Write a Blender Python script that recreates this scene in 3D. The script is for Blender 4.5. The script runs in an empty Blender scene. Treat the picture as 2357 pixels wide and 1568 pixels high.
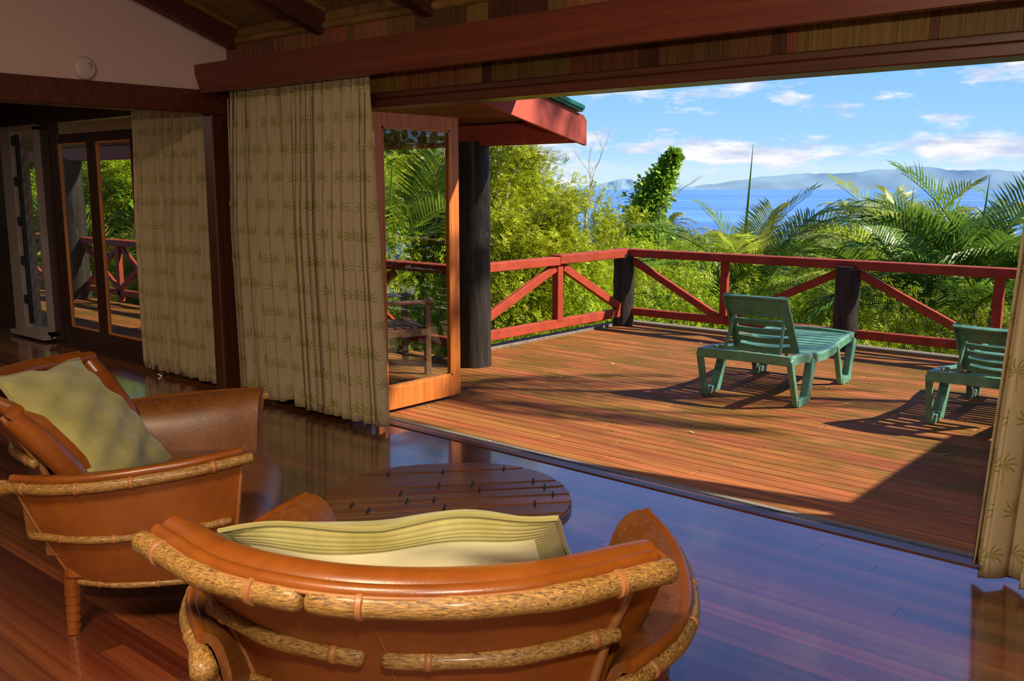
import bpy, bmesh, math, random
import numpy as np
from mathutils import Vector, Matrix, Euler

# ------------------------------------------------------------------ camera, sky, sun, exposure
scene = bpy.context.scene
COL = scene.collection
CAM_H, F_PX, CX, CY, HOR = 1.55, 2150.0, 1178.5, 784.0, 428.0
PITCH = math.atan((CY - HOR) / F_PX)
YAW = math.radians(40.7)
cam_data = bpy.data.cameras.new('camera')
cam_data.sensor_width = 36.0
cam_data.lens = F_PX * 36.0 / 2357.0
cam_data.clip_start, cam_data.clip_end = 0.05, 60000
cam = bpy.data.objects.new('camera', cam_data)
cam.location = (0, 0, CAM_H)
cam.rotation_euler = (math.pi / 2 - PITCH, 0, YAW)
COL.objects.link(cam)
scene.camera = cam

SUN_DIR = Vector((-0.71, -0.42, -0.74)).normalized()
sun_data = bpy.data.lights.new('sun', 'SUN')
sun_data.energy = 10.8
sun_data.angle = math.radians(0.6)
sun_data.color = (1.0, 0.90, 0.74)
sun = bpy.data.objects.new('sun', sun_data)
sun.rotation_euler = SUN_DIR.to_track_quat('-Z', 'Y').to_euler()
sun.location = (10, 6, 12)
COL.objects.link(sun)

def make_world():
    w = bpy.data.worlds.new('sky'); scene.world = w; w.use_nodes = True
    nt = w.node_tree; nt.nodes.clear()
    N = nt.nodes.new; L = nt.links.new
    out = N('ShaderNodeOutputWorld'); bg = N('ShaderNodeBackground')
    tc = N('ShaderNodeTexCoord'); sep = N('ShaderNodeSeparateXYZ')
    L(tc.outputs['Generated'], sep.inputs[0])
    ramp = N('ShaderNodeValToRGB'); L(sep.outputs['Z'], ramp.inputs[0])
    e = ramp.color_ramp.elements
    e[0].position = 0.0; e[0].color = (0.58, 0.84, 1.05, 1)
    e[1].position = 1.0; e[1].color = (0.05, 0.13, 0.50, 1)
    for p, c in ((0.05, (0.38, 0.70, 1.05, 1)), (0.13, (0.25, 0.57, 1.05, 1)), (0.35, (0.17, 0.32, 0.86, 1))):
        k = e.new(p); k.color = c
    # clouds: fluffy noise on the direction, flattened towards the horizon
    mp = N('ShaderNodeMapping'); mp.inputs['Scale'].default_value = (6.0, 6.0, 22.0)
    mp.inputs['Location'].default_value = (0.35, 0.9, 0.2)
    L(tc.outputs['Generated'], mp.inputs[0])
    nz = N('ShaderNodeTexNoise'); nz.inputs['Scale'].default_value = 1.6
    nz.inputs['Detail'].default_value = 9; nz.inputs['Roughness'].default_value = 0.62
    L(mp.outputs[0], nz.inputs[0])
    # cloud cover: a bank above the horizon, thinner with height
    band = N('ShaderNodeValToRGB'); L(sep.outputs['Z'], band.inputs[0])
    b = band.color_ramp.elements
    b[0].position = 0.0; b[0].color = (0.3,) * 3 + (1,)
    b[1].position = 1.0; b[1].color = (0.1,) * 3 + (1,)
    for p, v in ((0.018, 0.6), (0.032, 1.0), (0.044, 0.8), (0.056, 0.25), (0.075, 0.3), (0.10, 0.80), (0.125, 0.55), (0.2, 0.15)):
        k = b.new(p); k.color = (v, v, v, 1)
    ad = N('ShaderNodeMath'); ad.operation = 'MULTIPLY_ADD'; L(band.outputs[0], ad.inputs[0]); ad.inputs[1].default_value = 0.17; L(nz.outputs[0], ad.inputs[2])
    mul = N('ShaderNodeValToRGB'); L(ad.outputs[0], mul.inputs[0])
    mul.color_ramp.elements[0].position = 0.60; mul.color_ramp.elements[1].position = 0.71
    nz2 = N('ShaderNodeTexNoise'); nz2.inputs['Scale'].default_value = 5.0; nz2.inputs['Detail'].default_value = 5
    L(mp.outputs[0], nz2.inputs[0])
    cc = N('ShaderNodeValToRGB'); L(nz2.outputs[0], cc.inputs[0])
    cc.color_ramp.elements[0].position = 0.35; cc.color_ramp.elements[0].color = (0.60, 0.68, 0.90, 1)
    cc.color_ramp.elements[1].position = 0.6; cc.color_ramp.elements[1].color = (1.0, 1.0, 1.02, 1)
    mix = N('ShaderNodeMixRGB'); L(mul.outputs[0], mix.inputs[0]); L(ramp.outputs[0], mix.inputs[1]); L(cc.outputs[0], mix.inputs[2])
    L(mix.outputs[0], bg.inputs[0]); bg.inputs[1].default_value = 1.0
    L(bg.outputs[0], out.inputs[0])
make_world()
vs = scene.view_settings
vs.view_transform = 'Standard'; vs.look = 'None'; vs.exposure = 0.0; vs.gamma = 1.0; vs.use_curve_mapping = False

def lamp(name, kind, loc, energy, color, size=0.3, target=None):
    d = bpy.data.lights.new(name, kind); d.energy = energy; d.color = color
    if kind == 'AREA': d.shape = 'DISK'; d.size = size
    else: d.shadow_soft_size = size
    o = bpy.data.objects.new(name, d); o.location = loc; COL.objects.link(o)
    if target is not None:
        o.rotation_euler = (Vector(target) - Vector(loc)).to_track_quat('-Z', 'Y').to_euler()
    return o
# the photographer's flash, and two fill lights added to brighten the rooms
lamp('camera_flash', 'AREA', (0.10, 0.02, 1.98), 46, (1.0, 0.90, 0.74), 0.12, (-1.9, 2.6, 0.7))
lamp('room_fill_light', 'AREA', (-1.1, -0.7, 3.5), 190, (1.0, 0.80, 0.55), 0.9)
lamp('side_room_fill_light', 'AREA', (-8.3, 1.9, 2.33), 30, (1.0, 0.82, 0.6), 0.6)

# ------------------------------------------------------------------ pixel <-> place helpers (photo frame 2357x1568)
_c, _s = math.cos(PITCH), math.sin(PITCH)
FW = Vector((-math.sin(YAW) * _c, math.cos(YAW) * _c, -_s))
RT = Vector((math.cos(YAW), math.sin(YAW), 0))
UP = RT.cross(FW)
CAMP = Vector((0, 0, CAM_H))
def ray(u, v): return FW + RT * ((u - CX) / F_PX) + UP * ((CY - v) / F_PX)
def on_z(u, v, z=0.0): d = ray(u, v); return CAMP + d * ((z - CAM_H) / d.z)
def on_y(u, v, y): d = ray(u, v); return CAMP + d * (y / d.y)
def on_x(u, v, x): d = ray(u, v); return CAMP + d * (x / d.x)
def bearing(u, dist, z=0.0):
    d = ray(u, HOR); d = Vector((d.x, d.y)).normalized(); return Vector((d.x * dist, d.y * dist, z))

# ------------------------------------------------------------------ node helpers / materials
class NT:
    def __init__(s, m):
        m.use_nodes = True; s.t = m.node_tree; s.t.nodes.clear()
        s.out = s.t.nodes.new('ShaderNodeOutputMaterial')
    def n(s, kind, **kw):
        x = s.t.nodes.new('ShaderNode' + kind)
        for k, v in kw.items(): setattr(x, k, v)
        return x
    def l(s, a, b): s.t.links.new(a, b)
    def put(s, sock, v):
        if hasattr(v, 'is_output') or isinstance(v, bpy.types.NodeSocket): s.l(v, sock)
        else: sock.default_value = v
    def m(s, op, a, b=0.0, c=0.0):
        x = s.n('Math', operation=op)
        s.put(x.inputs[0], a); s.put(x.inputs[1], b); s.put(x.inputs[2], c)
        return x.outputs[0]
    def ramp(s, fac, stops):
        r = s.n('ValToRGB'); s.l(fac, r.inputs[0]); e = r.color_ramp.elements
        while len(e) < len(stops): e.new(0.5)
        for k, (p, c) in zip(e, stops):
            k.position = p; k.color = tuple(c) + (1,) if len(c) == 3 else c
        return r.outputs[0]
    def noise(s, vec, scale, detail=4, rough=0.55, dist=0.0):
        x = s.n('TexNoise'); s.l(vec, x.inputs['Vector'])
        x.inputs['Scale'].default_value = scale; x.inputs['Detail'].default_value = detail
        x.inputs['Roughness'].default_value = rough; x.inputs['Distortion'].default_value = dist
        return x.outputs[0]
    def coord(s, which='Object', scale=(1, 1, 1), loc=(0, 0, 0), rot=(0, 0, 0)):
        tc = s.n('TexCoord'); mp = s.n('Mapping')
        s.l(tc.outputs[which], mp.inputs[0]); mp.inputs['Scale'].default_value = scale
        mp.inputs['Location'].default_value = loc; mp.inputs['Rotation'].default_value = rot
        return mp.outputs[0]
    def rnd(s): return s.n('ObjectInfo').outputs['Random']
    def mix(s, f, a, b, mode='MIX'):
        x = s.n('MixRGB', blend_type=mode); s.put(x.inputs[0], f); s.put(x.inputs[1], a if not isinstance(a, tuple) else a + (1,) if len(a) == 3 else a)
        s.put(x.inputs[2], b if not isinstance(b, tuple) else b + (1,) if len(b) == 3 else b)
        return x.outputs[0]
    def hsv(s, col, h=0.5, sat=1.0, v=1.0):
        x = s.n('HueSaturation'); s.put(x.inputs['Hue'], h); s.put(x.inputs['Saturation'], sat); s.put(x.inputs['Value'], v); s.put(x.inputs['Color'], col)
        return x.outputs[0]
    def bump(s, height, strength=0.3, dist=0.01):
        b = s.n('Bump'); b.inputs['Strength'].default_value = strength; b.inputs['Distance'].default_value = dist
        s.l(height, b.inputs['Height']); return b.outputs[0]
    def bsdf(s, col, rough=0.5, normal=None, spec=0.5, coat=0.0, coat_rough=0.1, metal=0.0, sheen=0.0):
        p = s.n('BsdfPrincipled')
        s.put(p.inputs['Base Color'], col if not isinstance(col, tuple) else (col + (1,))[:4])
        s.put(p.inputs['Roughness'], rough); p.inputs['Specular IOR Level'].default_value = spec
        p.inputs['Coat Weight'].default_value = coat; p.inputs['Coat Roughness'].default_value = coat_rough
        p.inputs['Metallic'].default_value = metal; p.inputs['Sheen Weight'].default_value = sheen
        if normal is not None: s.l(normal, p.inputs['Normal'])
        s.l(p.outputs[0], s.out.inputs[0]); return p

MAT = {}
def newmat(name):
    m = bpy.data.materials.new(name); MAT[name] = m; return NT(m)

def wood(name, dark, light, axis=0, grain=26.0, along=1.4, rough=0.45, coat=0.0, coat_rough=0.08, vary=0.35, hue=0.02, spec=0.5, bump=0.15):
    t = newmat(name)
    sc = [grain] * 3; sc[axis] = along
    r = t.rnd()
    off = t.n('CombineXYZ'); t.l(t.m('MULTIPLY', r, 37.0), off.inputs[0]); t.l(t.m('MULTIPLY', r, 91.0), off.inputs[1]); t.l(t.m('MULTIPLY', r, 53.0), off.inputs[2])
    add = t.n('VectorMath', operation='ADD'); t.l(t.coord('Object', tuple(sc)), add.inputs[0]); t.l(off.outputs[0], add.inputs[1])
    f = t.noise(add.outputs[0], 1.0, 6, 0.6, 0.4)
    c = t.ramp(f, ((0.3, dark), (0.7, light)))
    r2 = t.m('FRACT', t.m('MULTIPLY', r, 7.31))
    c = t.hsv(c, t.m('MULTIPLY_ADD', r2, hue * 2, 0.5 - hue), 1.0, t.m('MULTIPLY_ADD', r, vary * 2, 1 - vary))
    t.bsdf(c, rough, t.bump(f, bump, 0.004), spec, coat, coat_rough)

def plain(name, col, rough=0.5, spec=0.5, coat=0.0, noise=0.0, nscale=20.0, metal=0.0, bump=0.0, coat_rough=0.1, vary=0.0):
    t = newmat(name)
    c = col
    nrm = None
    if noise or bump:
        f = t.noise(t.coord('Object'), nscale, 5)
        if noise: c = t.ramp(f, ((0.3, tuple(x * (1 - noise) for x in col)), (0.7, tuple(min(1, x * (1 + noise)) for x in col))))
        if bump: nrm = t.bump(f, bump, 0.004)
    if vary: c = t.hsv(c if not isinstance(c, tuple) else c + (1,), 0.5, 1.0, t.m('MULTIPLY_ADD', t.rnd(), vary * 2, 1 - vary))
    t.bsdf(c, rough, nrm, spec, coat, coat_rough, metal)

wood('floor_wood', (0.075, 0.020, 0.007), (0.220, 0.068, 0.019), 0, 22, 0.8, 0.24, 1.0, 0.075, 0.55, 0.022, 0.6, 0.02)
MAT['floor_wood'].node_tree.nodes['Principled BSDF'].inputs['Coat IOR'].default_value = 1.62
wood('header_wood', (0.055, 0.014, 0.006), (0.115, 0.032, 0.011), 0, 30, 0.9, 0.42, 0.25, 0.2, 0.12, 0.01)
wood('beam_red', (0.100, 0.020, 0.007), (0.180, 0.040, 0.011), 0, 34, 0.9, 0.45, 0.2, 0.25, 0.05, 0.01)
wood('block_wood', (0.085, 0.033, 0.011), (0.24, 0.100, 0.030), 2, 40, 3, 0.45, 0.15, 0.2, 0.62, 0.03)
wood('post_wood', (0.055, 0.013, 0.006), (0.10, 0.026, 0.010), 2, 30, 0.9, 0.4, 0.2, 0.2, 0.1, 0.01)
wood('dark_joinery', (0.016, 0.006, 0.004), (0.040, 0.015, 0.008), 2, 30, 0.9, 0.35, 0.3, 0.15, 0.1, 0.01)
wood('rafter_red', (0.055, 0.010, 0.007), (0.085, 0.017, 0.010), 1, 30, 0.9, 0.5, 0, 0.2, 0.05, 0.005)
wood('door_wood', (0.36, 0.105, 0.010), (0.62, 0.225, 0.030), 2, 28, 1.1, 0.5, 0.1, 0.2, 0.10, 0.01)
wood('soffit_wood', (0.10, 0.055, 0.018), (0.24, 0.14, 0.05), 1, 14, 1.0, 0.6, 0, 0.2, 0.3, 0.02)
wood('teak', (0.10, 0.045, 0.022), (0.22, 0.10, 0.05), 2, 30, 2, 0.5, 0.1, 0.2, 0.2, 0.02)
wood('table_wood', (0.070, 0.024, 0.009), (0.17, 0.062, 0.021), 0, 30, 1.2, 0.35, 0.35, 0.14, 0.2, 0.015)
wood('grey_plank', (0.09, 0.075, 0.06), (0.21, 0.17, 0.13), 0, 22, 0.9, 0.7, 0, 0.2, 0.2, 0.02)
plain('bamboo_mould', (0.23, 0.115, 0.032), 0.4, noise=0.3, nscale=9)
plain('pink_wall', (0.66, 0.43, 0.40), 0.85, noise=0.04, nscale=60, bump=0.05)
plain('plaster', (0.42, 0.34, 0.26), 0.9)
plain('white_frame', (0.30, 0.23, 0.21), 0.5)
plain('white_plastic', (0.62, 0.45, 0.42), 0.4)
plain('dark_plastic', (0.05, 0.045, 0.045), 0.4)
plain('black_metal', (0.012, 0.012, 0.013), 0.4, metal=0.3)
plain('chrome', (0.75, 0.75, 0.78), 0.15, metal=1.0)
plain('track_metal', (0.10, 0.09, 0.08), 0.45, metal=0.6, noise=0.4, nscale=30)
plain('rail_red', (0.27, 0.040, 0.018), 0.6, spec=0.2, noise=0.22, nscale=7, bump=0.1, vary=0.08)
plain('fascia_red', (0.42, 0.080, 0.052), 0.6, spec=0.25, noise=0.10, nscale=4)
plain('roof_green', (0.012, 0.20, 0.125), 0.4, noise=0.15, nscale=4)
plain('green_plastic', (0.080, 0.210, 0.142), 0.42, spec=0.5, noise=0.25, nscale=14, coat=0.15, coat_rough=0.35)
plain('cord', (0.55, 0.50, 0.40), 0.8)
plain('lamp_white', (0.80, 0.78, 0.72), 0.35)
plain('hinge_steel', (0.55, 0.52, 0.48), 0.35, metal=1.0)
plain('dry_leaf', (0.42, 0.36, 0.14), 0.7, vary=0.4)

def mat_black_timber():
    t = newmat('black_timber')
    v = t.coord('Object', (9, 9, 1.2))
    f = t.noise(v, 2.2, 7, 0.65)
    w = t.noise(t.coord('Object', (7, 7, 2.0)), 3.0, 8, 0.72)
    c = t.ramp(f, ((0.35, (0.012, 0.009, 0.007)), (0.75, (0.048, 0.038, 0.030))))
    c = t.mix(t.ramp(w, ((0.62, (0, 0, 0)), (0.72, (1, 1, 1)))), c, (0.14, 0.125, 0.11))
    t.bsdf(c, 0.6, t.bump(f, 0.9, 0.03), 0.25, 0.08, 0.3)
mat_black_timber()

def mat_deck():
    t = newmat('deck_wood')
    r = t.rnd()
    g = t.n('NewGeometry')
    mp = t.n('Mapping'); t.l(g.outputs['Position'], mp.inputs[0]); mp.inputs['Scale'].default_value = (1.6, 26, 26)
    f = t.noise(mp.outputs[0], 1.0, 6, 0.62, 0.3)
    c = t.ramp(f, ((0.28, (0.145, 0.044, 0.012)), (0.72, (0.36, 0.125, 0.036))))
    c = t.hsv(c, t.m('MULTIPLY_ADD', t.m('FRACT', t.m('MULTIPLY', r, 9.7)), 0.02, 0.49), 1.0, t.m('MULTIPLY_ADD', r, 0.34, 0.83))
    # olive mildew, in drifts that follow the boards, missing on the boards next to the house
    mp2 = t.n('Mapping'); t.l(g.outputs['Position'], mp2.inputs[0]); mp2.inputs['Scale'].default_value = (1.1, 3.2, 1)
    n2 = t.noise(mp2.outputs[0], 1.3, 7, 0.68)
    sep = t.n('SeparateXYZ'); t.l(g.outputs['Position'], sep.inputs[0])
    yfac = t.n('MapRange'); t.l(sep.outputs['Y'], yfac.inputs[0])
    yfac.inputs[1].default_value = 4.45; yfac.inputs[2].default_value = 5.1
    mm = t.m('MULTIPLY', t.ramp(n2, ((0.42, (0, 0, 0)), (0.60, (0.9, 0.9, 0.9)))), yfac.outputs[0])
    c = t.mix(mm, c, (0.110, 0.062, 0.007))
    t.bsdf(c, t.m('MULTIPLY_ADD', n2, 0.30, 0.55), t.bump(f, 0.35, 0.004), 0.16)
mat_deck()

def mat_leather(name, c0, c1, crack=0.0, rough=0.34):
    t = newmat(name)
    f = t.noise(t.coord('Object'), 7.0, 7, 0.62)
    c = t.ramp(f, ((0.3, c0), (0.72, c1)))
    vo = t.n('TexVoronoi', feature='DISTANCE_TO_EDGE'); t.l(t.coord('Object'), vo.inputs['Vector']); vo.inputs['Scale'].default_value = 95
    b = t.bump(vo.outputs[0], 0.12 + crack, 0.002)
    if crack:
        n3 = t.noise(t.coord('Object'), 60, 4, 0.6)
        c = t.mix(t.ramp(n3, ((0.52, (0, 0, 0)), (0.66, (0.55, 0.55, 0.55)))), c, (0.22, 0.10, 0.04))
    t.bsdf(c, rough, b, 0.5, 0.15, 0.28)
mat_leather('leather', (0.17, 0.038, 0.003), (0.28, 0.074, 0.007))
mat_leather('leather_worn', (0.13, 0.036, 0.005), (0.22, 0.068, 0.011), 0.25, 0.42)
mat_leather('leather_panel', (0.21, 0.048, 0.003), (0.33, 0.086, 0.006), 0.0, 0.55)
mat_leather('leather_cord', (0.25, 0.085, 0.022), (0.40, 0.155, 0.050), 0.0, 0.5)

def mat_cane(name, sc):
    t = newmat(name)
    f = t.noise(t.coord('Object', sc), 1.0, 5, 0.7, 0.8)
    c = t.ramp(f, ((0.34, (0.050, 0.021, 0.005)), (0.47, (0.25, 0.115, 0.022)), (0.66, (0.52, 0.28, 0.070))))
    t.bsdf(c, 0.45, t.bump(f, 0.5, 0.004), 0.5, 0.2, 0.2)
mat_cane('cane', (45, 190, 300))
mat_cane('cane_side', (190, 45, 300))

def mat_ceiling():
    t = newmat('woven_bamboo')
    v = t.coord('Object', (1, 1, 1))
    br = t.n('TexChecker'); t.l(v, br.inputs[0]); br.inputs['Scale'].default_value = 55
    n = t.noise(t.coord('Object', (40, 14, 14)), 2.0, 6, 0.7)
    n2 = t.noise(t.coord('Object', (14, 40, 14)), 2.0, 6, 0.7)
    f = t.mix(br.outputs['Fac'], n, n2)
    c = t.ramp(f, ((0.32, (0.095, 0.048, 0.013)), (0.52, (0.27, 0.150, 0.042)), (0.70, (0.50, 0.32, 0.11))))
    t.bsdf(c, 0.6, t.bump(f, 0.6, 0.01), 0.4)
mat_ceiling()

def mat_curtain():
    t = newmat('curtain_print')
    uv = t.n('TexCoord').outputs['UV']
    sp = t.n('SeparateXYZ'); t.l(uv, sp.inputs[0]); u, v = sp.outputs[0], sp.outputs[1]
    W, Hc = 0.150, 0.185
    rowi = t.m('FLOOR', t.m('DIVIDE', v, Hc))
    sh = t.m('MULTIPLY', t.m('MODULO', rowi, 2.0), 0.5)
    cu = t.m('ADD', t.m('DIVIDE', u, W), sh)
    px = t.m('MULTIPLY', t.m('SUBTRACT', t.m('FRACT', cu), 0.5), W)
    py = t.m('SUBTRACT', t.m('MULTIPLY', t.m('FRACT', t.m('DIVIDE', v, Hc)), Hc), 0.118)
    r = t.m('SQRT', t.m('ADD', t.m('MULTIPLY', px, px), t.m('MULTIPLY', py, py)))
    th = t.m('ARCTAN2', py, px)
    wob = t.m('MULTIPLY_ADD', r, 9.0, th)
    spikes = t.m('POWER', t.m('ABSOLUTE', t.m('COSINE', t.m('MULTIPLY', wob, 5.5))), 2.2)
    fr = t.m('GREATER_THAN', t.m('MULTIPLY', spikes, 0.056), r)
    updn = t.m('GREATER_THAN', t.m('SINE', th), -0.72)
    crown = t.m('MULTIPLY', fr, updn)
    tx = t.m('ADD', px, t.m('MULTIPLY', t.m('SINE', t.m('MULTIPLY', py, 28.0)), 0.005))
    trunk = t.m('MULTIPLY', t.m('LESS_THAN', t.m('ABSOLUTE', tx), 0.0038),
                t.m('MULTIPLY', t.m('LESS_THAN', py, 0.0), t.m('GREATER_THAN', py, -0.075)))
    weave = t.noise(uv, 260.0, 3, 0.6)
    base = t.ramp(weave, ((0.3, (0.44, 0.325, 0.185)), (0.7, (0.58, 0.44, 0.265))))
    c = t.mix(t.m('MULTIPLY', trunk, 0.65), base, (0.34, 0.235, 0.09))
    c = t.mix(t.m('MULTIPLY', crown, 0.80), c, (0.22, 0.205, 0.035))
    d = t.n('BsdfDiffuse'); t.l(c, d.inputs[0]); t.l(t.bump(weave, 0.15, 0.001), d.inputs['Normal'])
    tr = t.n('BsdfTranslucent'); t.l(c, tr.inputs[0])
    mx = t.n('MixShader'); mx.inputs[0].default_value = 0.12
    t.l(d.outputs[0], mx.inputs[1]); t.l(tr.outputs[0], mx.inputs[2]); t.l(mx.outputs[0], t.out.inputs[0])
mat_curtain()

def mat_glass():
    t = newmat('window_glass')
    lw = t.n('LayerWeight'); lw.inputs[0].default_value = 0.5
    fac = t.m('MULTIPLY_ADD', t.m('POWER', lw.outputs['Facing'], 4.0), 0.80, 0.05)
    wv = t.noise(t.coord('Object', (3, 3, 9)), 1.0, 2)
    tr = t.n('BsdfTransparent'); tr.inputs[0].default_value = (0.90, 0.93, 0.88, 1)
    gl = t.n('BsdfGlossy'); gl.inputs['Roughness'].default_value = 0.004; gl.inputs[0].default_value = (1, 1, 1, 1)
    t.l(t.bump(wv, 0.02, 0.02), gl.inputs['Normal'])
    mx = t.n('MixShader'); t.l(fac, mx.inputs[0]); t.l(tr.outputs[0], mx.inputs[1]); t.l(gl.outputs[0], mx.inputs[2])
    t.l(mx.outputs[0], t.out.inputs[0])
mat_glass()

def mat_cushion(name, c0, c1, ribs):
    t = newmat(name)
    uv = t.n('TexCoord').outputs['UV']
    sp = t.n('SeparateXYZ'); t.l(uv, sp.inputs[0])
    rib = t.m('ABSOLUTE', t.m('SINE', t.m('MULTIPLY', sp.outputs[1], math.pi * ribs)))
    n = t.noise(uv, 3.0, 5, 0.6)
    c = t.ramp(n, ((0.3, c0), (0.7, c1)))
    c = t.mix(t.m('MULTIPLY', t.m('SUBTRACT', 1.0, rib), 0.30), c, tuple(x * 0.45 for x in c0), 'MIX')
    t.bsdf(c, 0.85, t.bump(rib, 0.35, 0.003), 0.2, sheen=0.2)
mat_cushion('corduroy', (0.27, 0.225, 0.055), (0.42, 0.37, 0.145), 75)
plain('cream_cloth', (0.66, 0.59, 0.34), 0.9, noise=0.06, nscale=6)

def mat_leaf(name, c0, c1, trans=0.35, rough=0.5, vary=0.18):
    t = newmat(name)
    f = t.noise(t.n('NewGeometry').outputs['Position'], 1.7, 4, 0.7)
    ri = t.n('NewGeometry').outputs['Random Per Island']
    k = t.m('ADD', t.m('MULTIPLY', f, 0.55), t.m('MULTIPLY', ri, 0.45))
    c = t.ramp(k, ((0.25, c0), (0.75, c1)))
    c = t.hsv(c, t.m('MULTIPLY_ADD', t.rnd(), 0.03, 0.485), 1.0, t.m('MULTIPLY_ADD', t.rnd(), vary * 2, 1 - vary))
    p = t.n('BsdfPrincipled'); t.l(c, p.inputs['Base Color']); p.inputs['Roughness'].default_value = rough; p.inputs['Specular IOR Level'].default_value = 0.2
    tr = t.n('BsdfTranslucent'); t.l(c, tr.inputs[0])
    mx = t.n('MixShader'); mx.inputs[0].default_value = trans
    t.l(p.outputs[0], mx.inputs[1]); t.l(tr.outputs[0], mx.inputs[2]); t.l(mx.outputs[0], t.out.inputs[0])
mat_leaf('leaf_feather', (0.15, 0.22, 0.005), (0.50, 0.56, 0.020), 0.36)
mat_leaf('leaf_albizia', (0.085, 0.16, 0.004), (0.36, 0.46, 0.018), 0.36)
mat_leaf('leaf_dark', (0.05, 0.13, 0.012), (0.18, 0.30, 0.030), 0.32)
mat_leaf('leaf_vine', (0.09, 0.24, 0.016), (0.38, 0.54, 0.040), 0.32)
mat_leaf('palm_green', (0.05, 0.13, 0.018), (0.18, 0.28, 0.032), 0.32, 0.36)
mat_leaf('palm_bright', (0.22, 0.30, 0.025), (0.46, 0.50, 0.06), 0.45, 0.4)
mat_leaf('palm_dry', (0.16, 0.12, 0.085), (0.34, 0.27, 0.20), 0.15, 0.7)
mat_leaf('coconut_leaf', (0.12, 0.17, 0.030), (0.36, 0.37, 0.075), 0.3, 0.45)
plain('bark', (0.20, 0.155, 0.105), 0.85, noise=0.45, nscale=9, bump=0.4)
plain('bark_pale', (0.42, 0.37, 0.29), 0.85, noise=0.3, nscale=9, bump=0.3)
plain('palm_stem', (0.30, 0.27, 0.10), 0.6, noise=0.4, nscale=8)
plain('slope_green', (0.10, 0.15, 0.02), 0.95, noise=0.6, nscale=0.35)

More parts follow.
